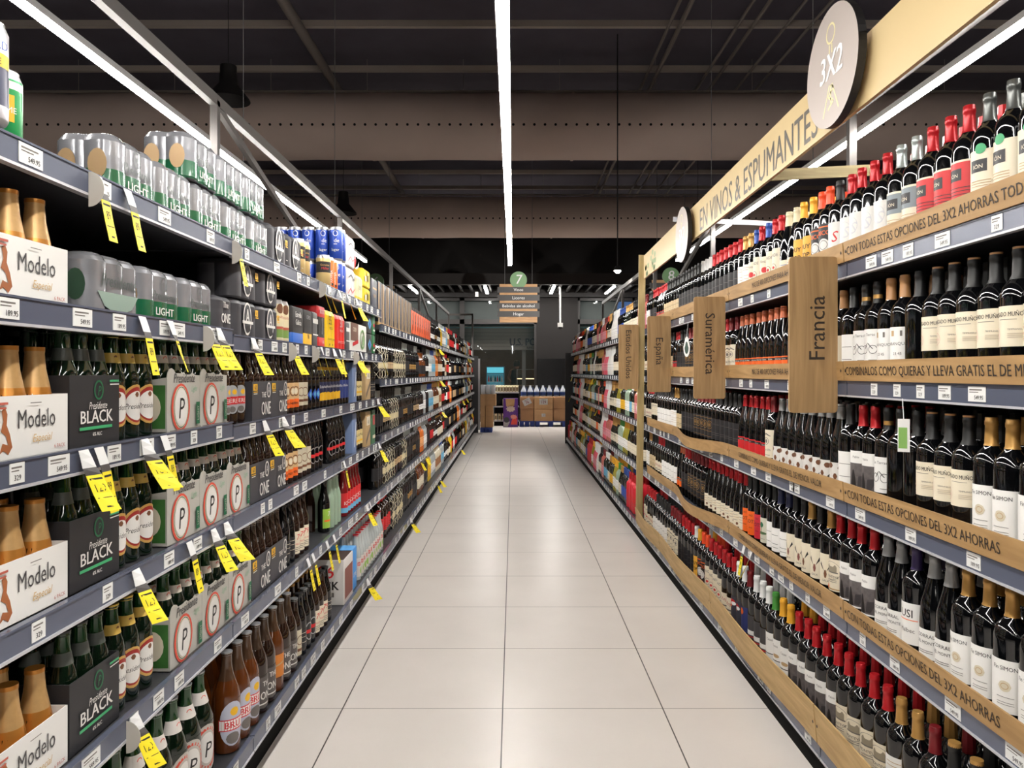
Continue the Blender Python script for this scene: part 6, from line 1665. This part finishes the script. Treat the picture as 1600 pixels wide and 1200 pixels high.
jug = MB()
jug.lathe([(0.056, 0), (0.066, 0.008, JUGB), (0.068, 0.03, JUGL), (0.068, 0.11, JUGB), (0.066, 0.125, JUG), (0.052, 0.165, JUG), (0.032, 0.21, JUG), (0.022, 0.235, JUG), (0.024, 0.236, JUG), (0.024, 0.262, JUG)], JUG, 18)
JM = jug.mesh('water_jug')
hm = MB()
for k in range(6):
    a0, a1 = PI*k/6, PI*(k+1)/6
    hm.tube((0.052 + 0.025*math.sin(a0), 0, 0.175 + 0.035*math.cos(a0)), (0.052 + 0.025*math.sin(a1), 0, 0.175 + 0.035*math.cos(a1)), 0.007, JUGL, 6)
HM = hm.mesh('handle')
for k, x in enumerate((0.245, 0.40, 0.55, 0.70, 0.85, 1.02, 1.17)):
    o = tag(ob('water_jug', JM, None, (x, 17.42, 0.702)), 'white plastic jug with blue label on the boxes, %s from the left' % nth(k+1), 'jug', 'white jugs on the boxes')
    ob('handle', HM, o, (0, 0, 0), 0.2)
# left stack behind the rack end
pallet(-0.70, -0.45, 15.62, 16.2, 'small blue pallet behind the left rack end', 0.105)
carton(-0.70, -0.60, 15.66, 16.1, 0.106, 0.56, 'tall narrow cardboard box beside the left rack end')
carton(-0.592, -0.43, 15.67, 16.1, 0.106, 0.33, 'small low cardboard box on the small blue pallet', CARD)
carton(-0.592, -0.43, 15.68, 16.1, 0.332, 0.56, 'small cardboard box stacked second on the small blue pallet', CARD)
carton(-0.70, -0.37, 15.66, 16.15, 0.562, 0.805, 'wide cardboard box topping the stack at the left rack end')
rl = MB().lathe([(0.046, 0), (0.050, 0.005), (0.050, 0.195), (0.046, 0.2), (0.018, 0.2), (0.018, 0.19)], mat((226, 230, 236), 0.5), 18)
RM = rl.mesh('paper_roll')
for k in range(3):
    tag(ob('paper_roll', RM, None, (-0.645 + k*0.107, 15.78, 0.807)), 'white paper roll on the boxes at the left rack end, %s from left' % nth(k+1), 'paper roll', 'white paper rolls')
# low shelf unit with cartons
su = ob('low_shelf_unit', None, None, (-0.16, 17.75, 0)); tag(su, 'low black shelf unit with white shelf edges before the back window', 'shelving')
ob('back_panel', MB().box(-0.30, 0.30, 0.22, 0.24, 0, 0.82, BACKP).mesh('back_panel'), su)
for z in (0.13, 0.465, 0.80):
    ob('shelf', MB().box(-0.30, 0.30, -0.2, 0.22, z - 0.025, z, mat((206, 204, 200), 0.4)).mesh('shelf'), su)
ob('base', MB().box(-0.295, 0.295, -0.17, 0.2, 0, 0.105, KICK).mesh('base'), su)
for s_ in (-0.30, 0.288):
    ob('side_panel', MB().box(s_, s_ + 0.012, -0.17, 0.22, 0.0, 0.82, BACKP).mesh('side_panel'), su)
milk = MB().box(-0.032, 0.032, -0.032, 0.032, 0, 0.135, mat((222, 208, 164), 0.45))
milk.add([(-0.032, -0.032, 0.135), (0.032, -0.032, 0.135), (0.032, 0.032, 0.135), (-0.032, 0.032, 0.135), (-0.032, 0, 0.165), (0.032, 0, 0.165)], [(0, 1, 5, 4), (2, 3, 4, 5), (0, 4, 3), (1, 2, 5)], mat((222, 208, 164), 0.45))
milk.box(-0.020, 0.020, -0.0325, -0.032, 0.03, 0.11, mat((120, 96, 60), 0.5))
milk.box(-0.0325, 0.0325, -0.0328, -0.0322, 0.0, 0.012, mat((240, 236, 224), 0.5))
MK = milk.mesh('drink_carton')
MC = MB().lathe([(0.012, 0), (0.012, 0.012), (0.010, 0.013)], BROWNP, 10).mesh('cap')
for z, row_, nm in ((0.801, [-0.255 + 0.072*k for k in range(8)], 'top'), (0.466, [-0.06 + 0.072*k for k in range(4)], 'middle'), (0.131, [-0.255 + 0.09*k for k in range(3)], 'bottom')):
    for k, x in enumerate(row_):
        o = tag(ob('drink_carton', MK, None, (-0.16 + x, 17.60, z)), 'cream drink carton on the low unit %s shelf, %s from left' % (nm, nth(k+1)), 'carton', 'cream drink cartons')
        ob('cap', MC, o, (0, -0.012, 0.152))
PUR = mat((92, 44, 130), 0.5)
dp = ob('display_box', None, None, (-0.062, 17.25, 0)); tag(dp, 'tall purple display box with brown top panel and red shapes', 'display')
ob('body', MB().bevbox(-0.17, 0.17, -0.12, 0.12, 0, 0.665, 0.006, PUR).mesh('body'), dp)
def dpatch(name, pts, m, e=0.0008):
    mb = MB(); n = len(pts)
    mb.add([(x, -0.12 - e, z) for x, z in pts], [tuple(range(n))], m)
    ob(name, mb.mesh(name), dp)
dpatch('top_panel', [(-0.12, 0.66), (0.10, 0.66), (0.08, 0.48), (-0.10, 0.48)], CARD)
def burst(cx, cz, r1, r2, n=9):
    return [(cx + (r1 if k % 2 else r2)*math.cos(PI*k/n), cz + 0.7*(r1 if k % 2 else r2)*math.sin(PI*k/n)) for k in range(2*n)]
dpatch('white_burst', burst(0.0, 0.425, 0.115, 0.085), mat((232, 206, 190), 0.5))
dpatch('red_print', [(0.0, 0.06), (0.15, 0.06), (0.155, 0.24), (0.05, 0.24)], mat((214, 62, 52), 0.5))
dpatch('pale_burst', burst(0.07, 0.24, 0.09, 0.06), mat((236, 150, 140), 0.5), 0.0016)
dpatch('grey_print', [(-0.165, 0.01), (-0.07, 0.01), (-0.01, 0.13), (-0.165, 0.13)], mat((170, 165, 165), 0.5))
dpatch('dark_disc', [(-0.095 + 0.065*math.cos(2*PI*k/20), 0.17 + 0.065*math.sin(2*PI*k/20)) for k in range(20)], mat((50, 48, 52), 0.5), 0.0024)
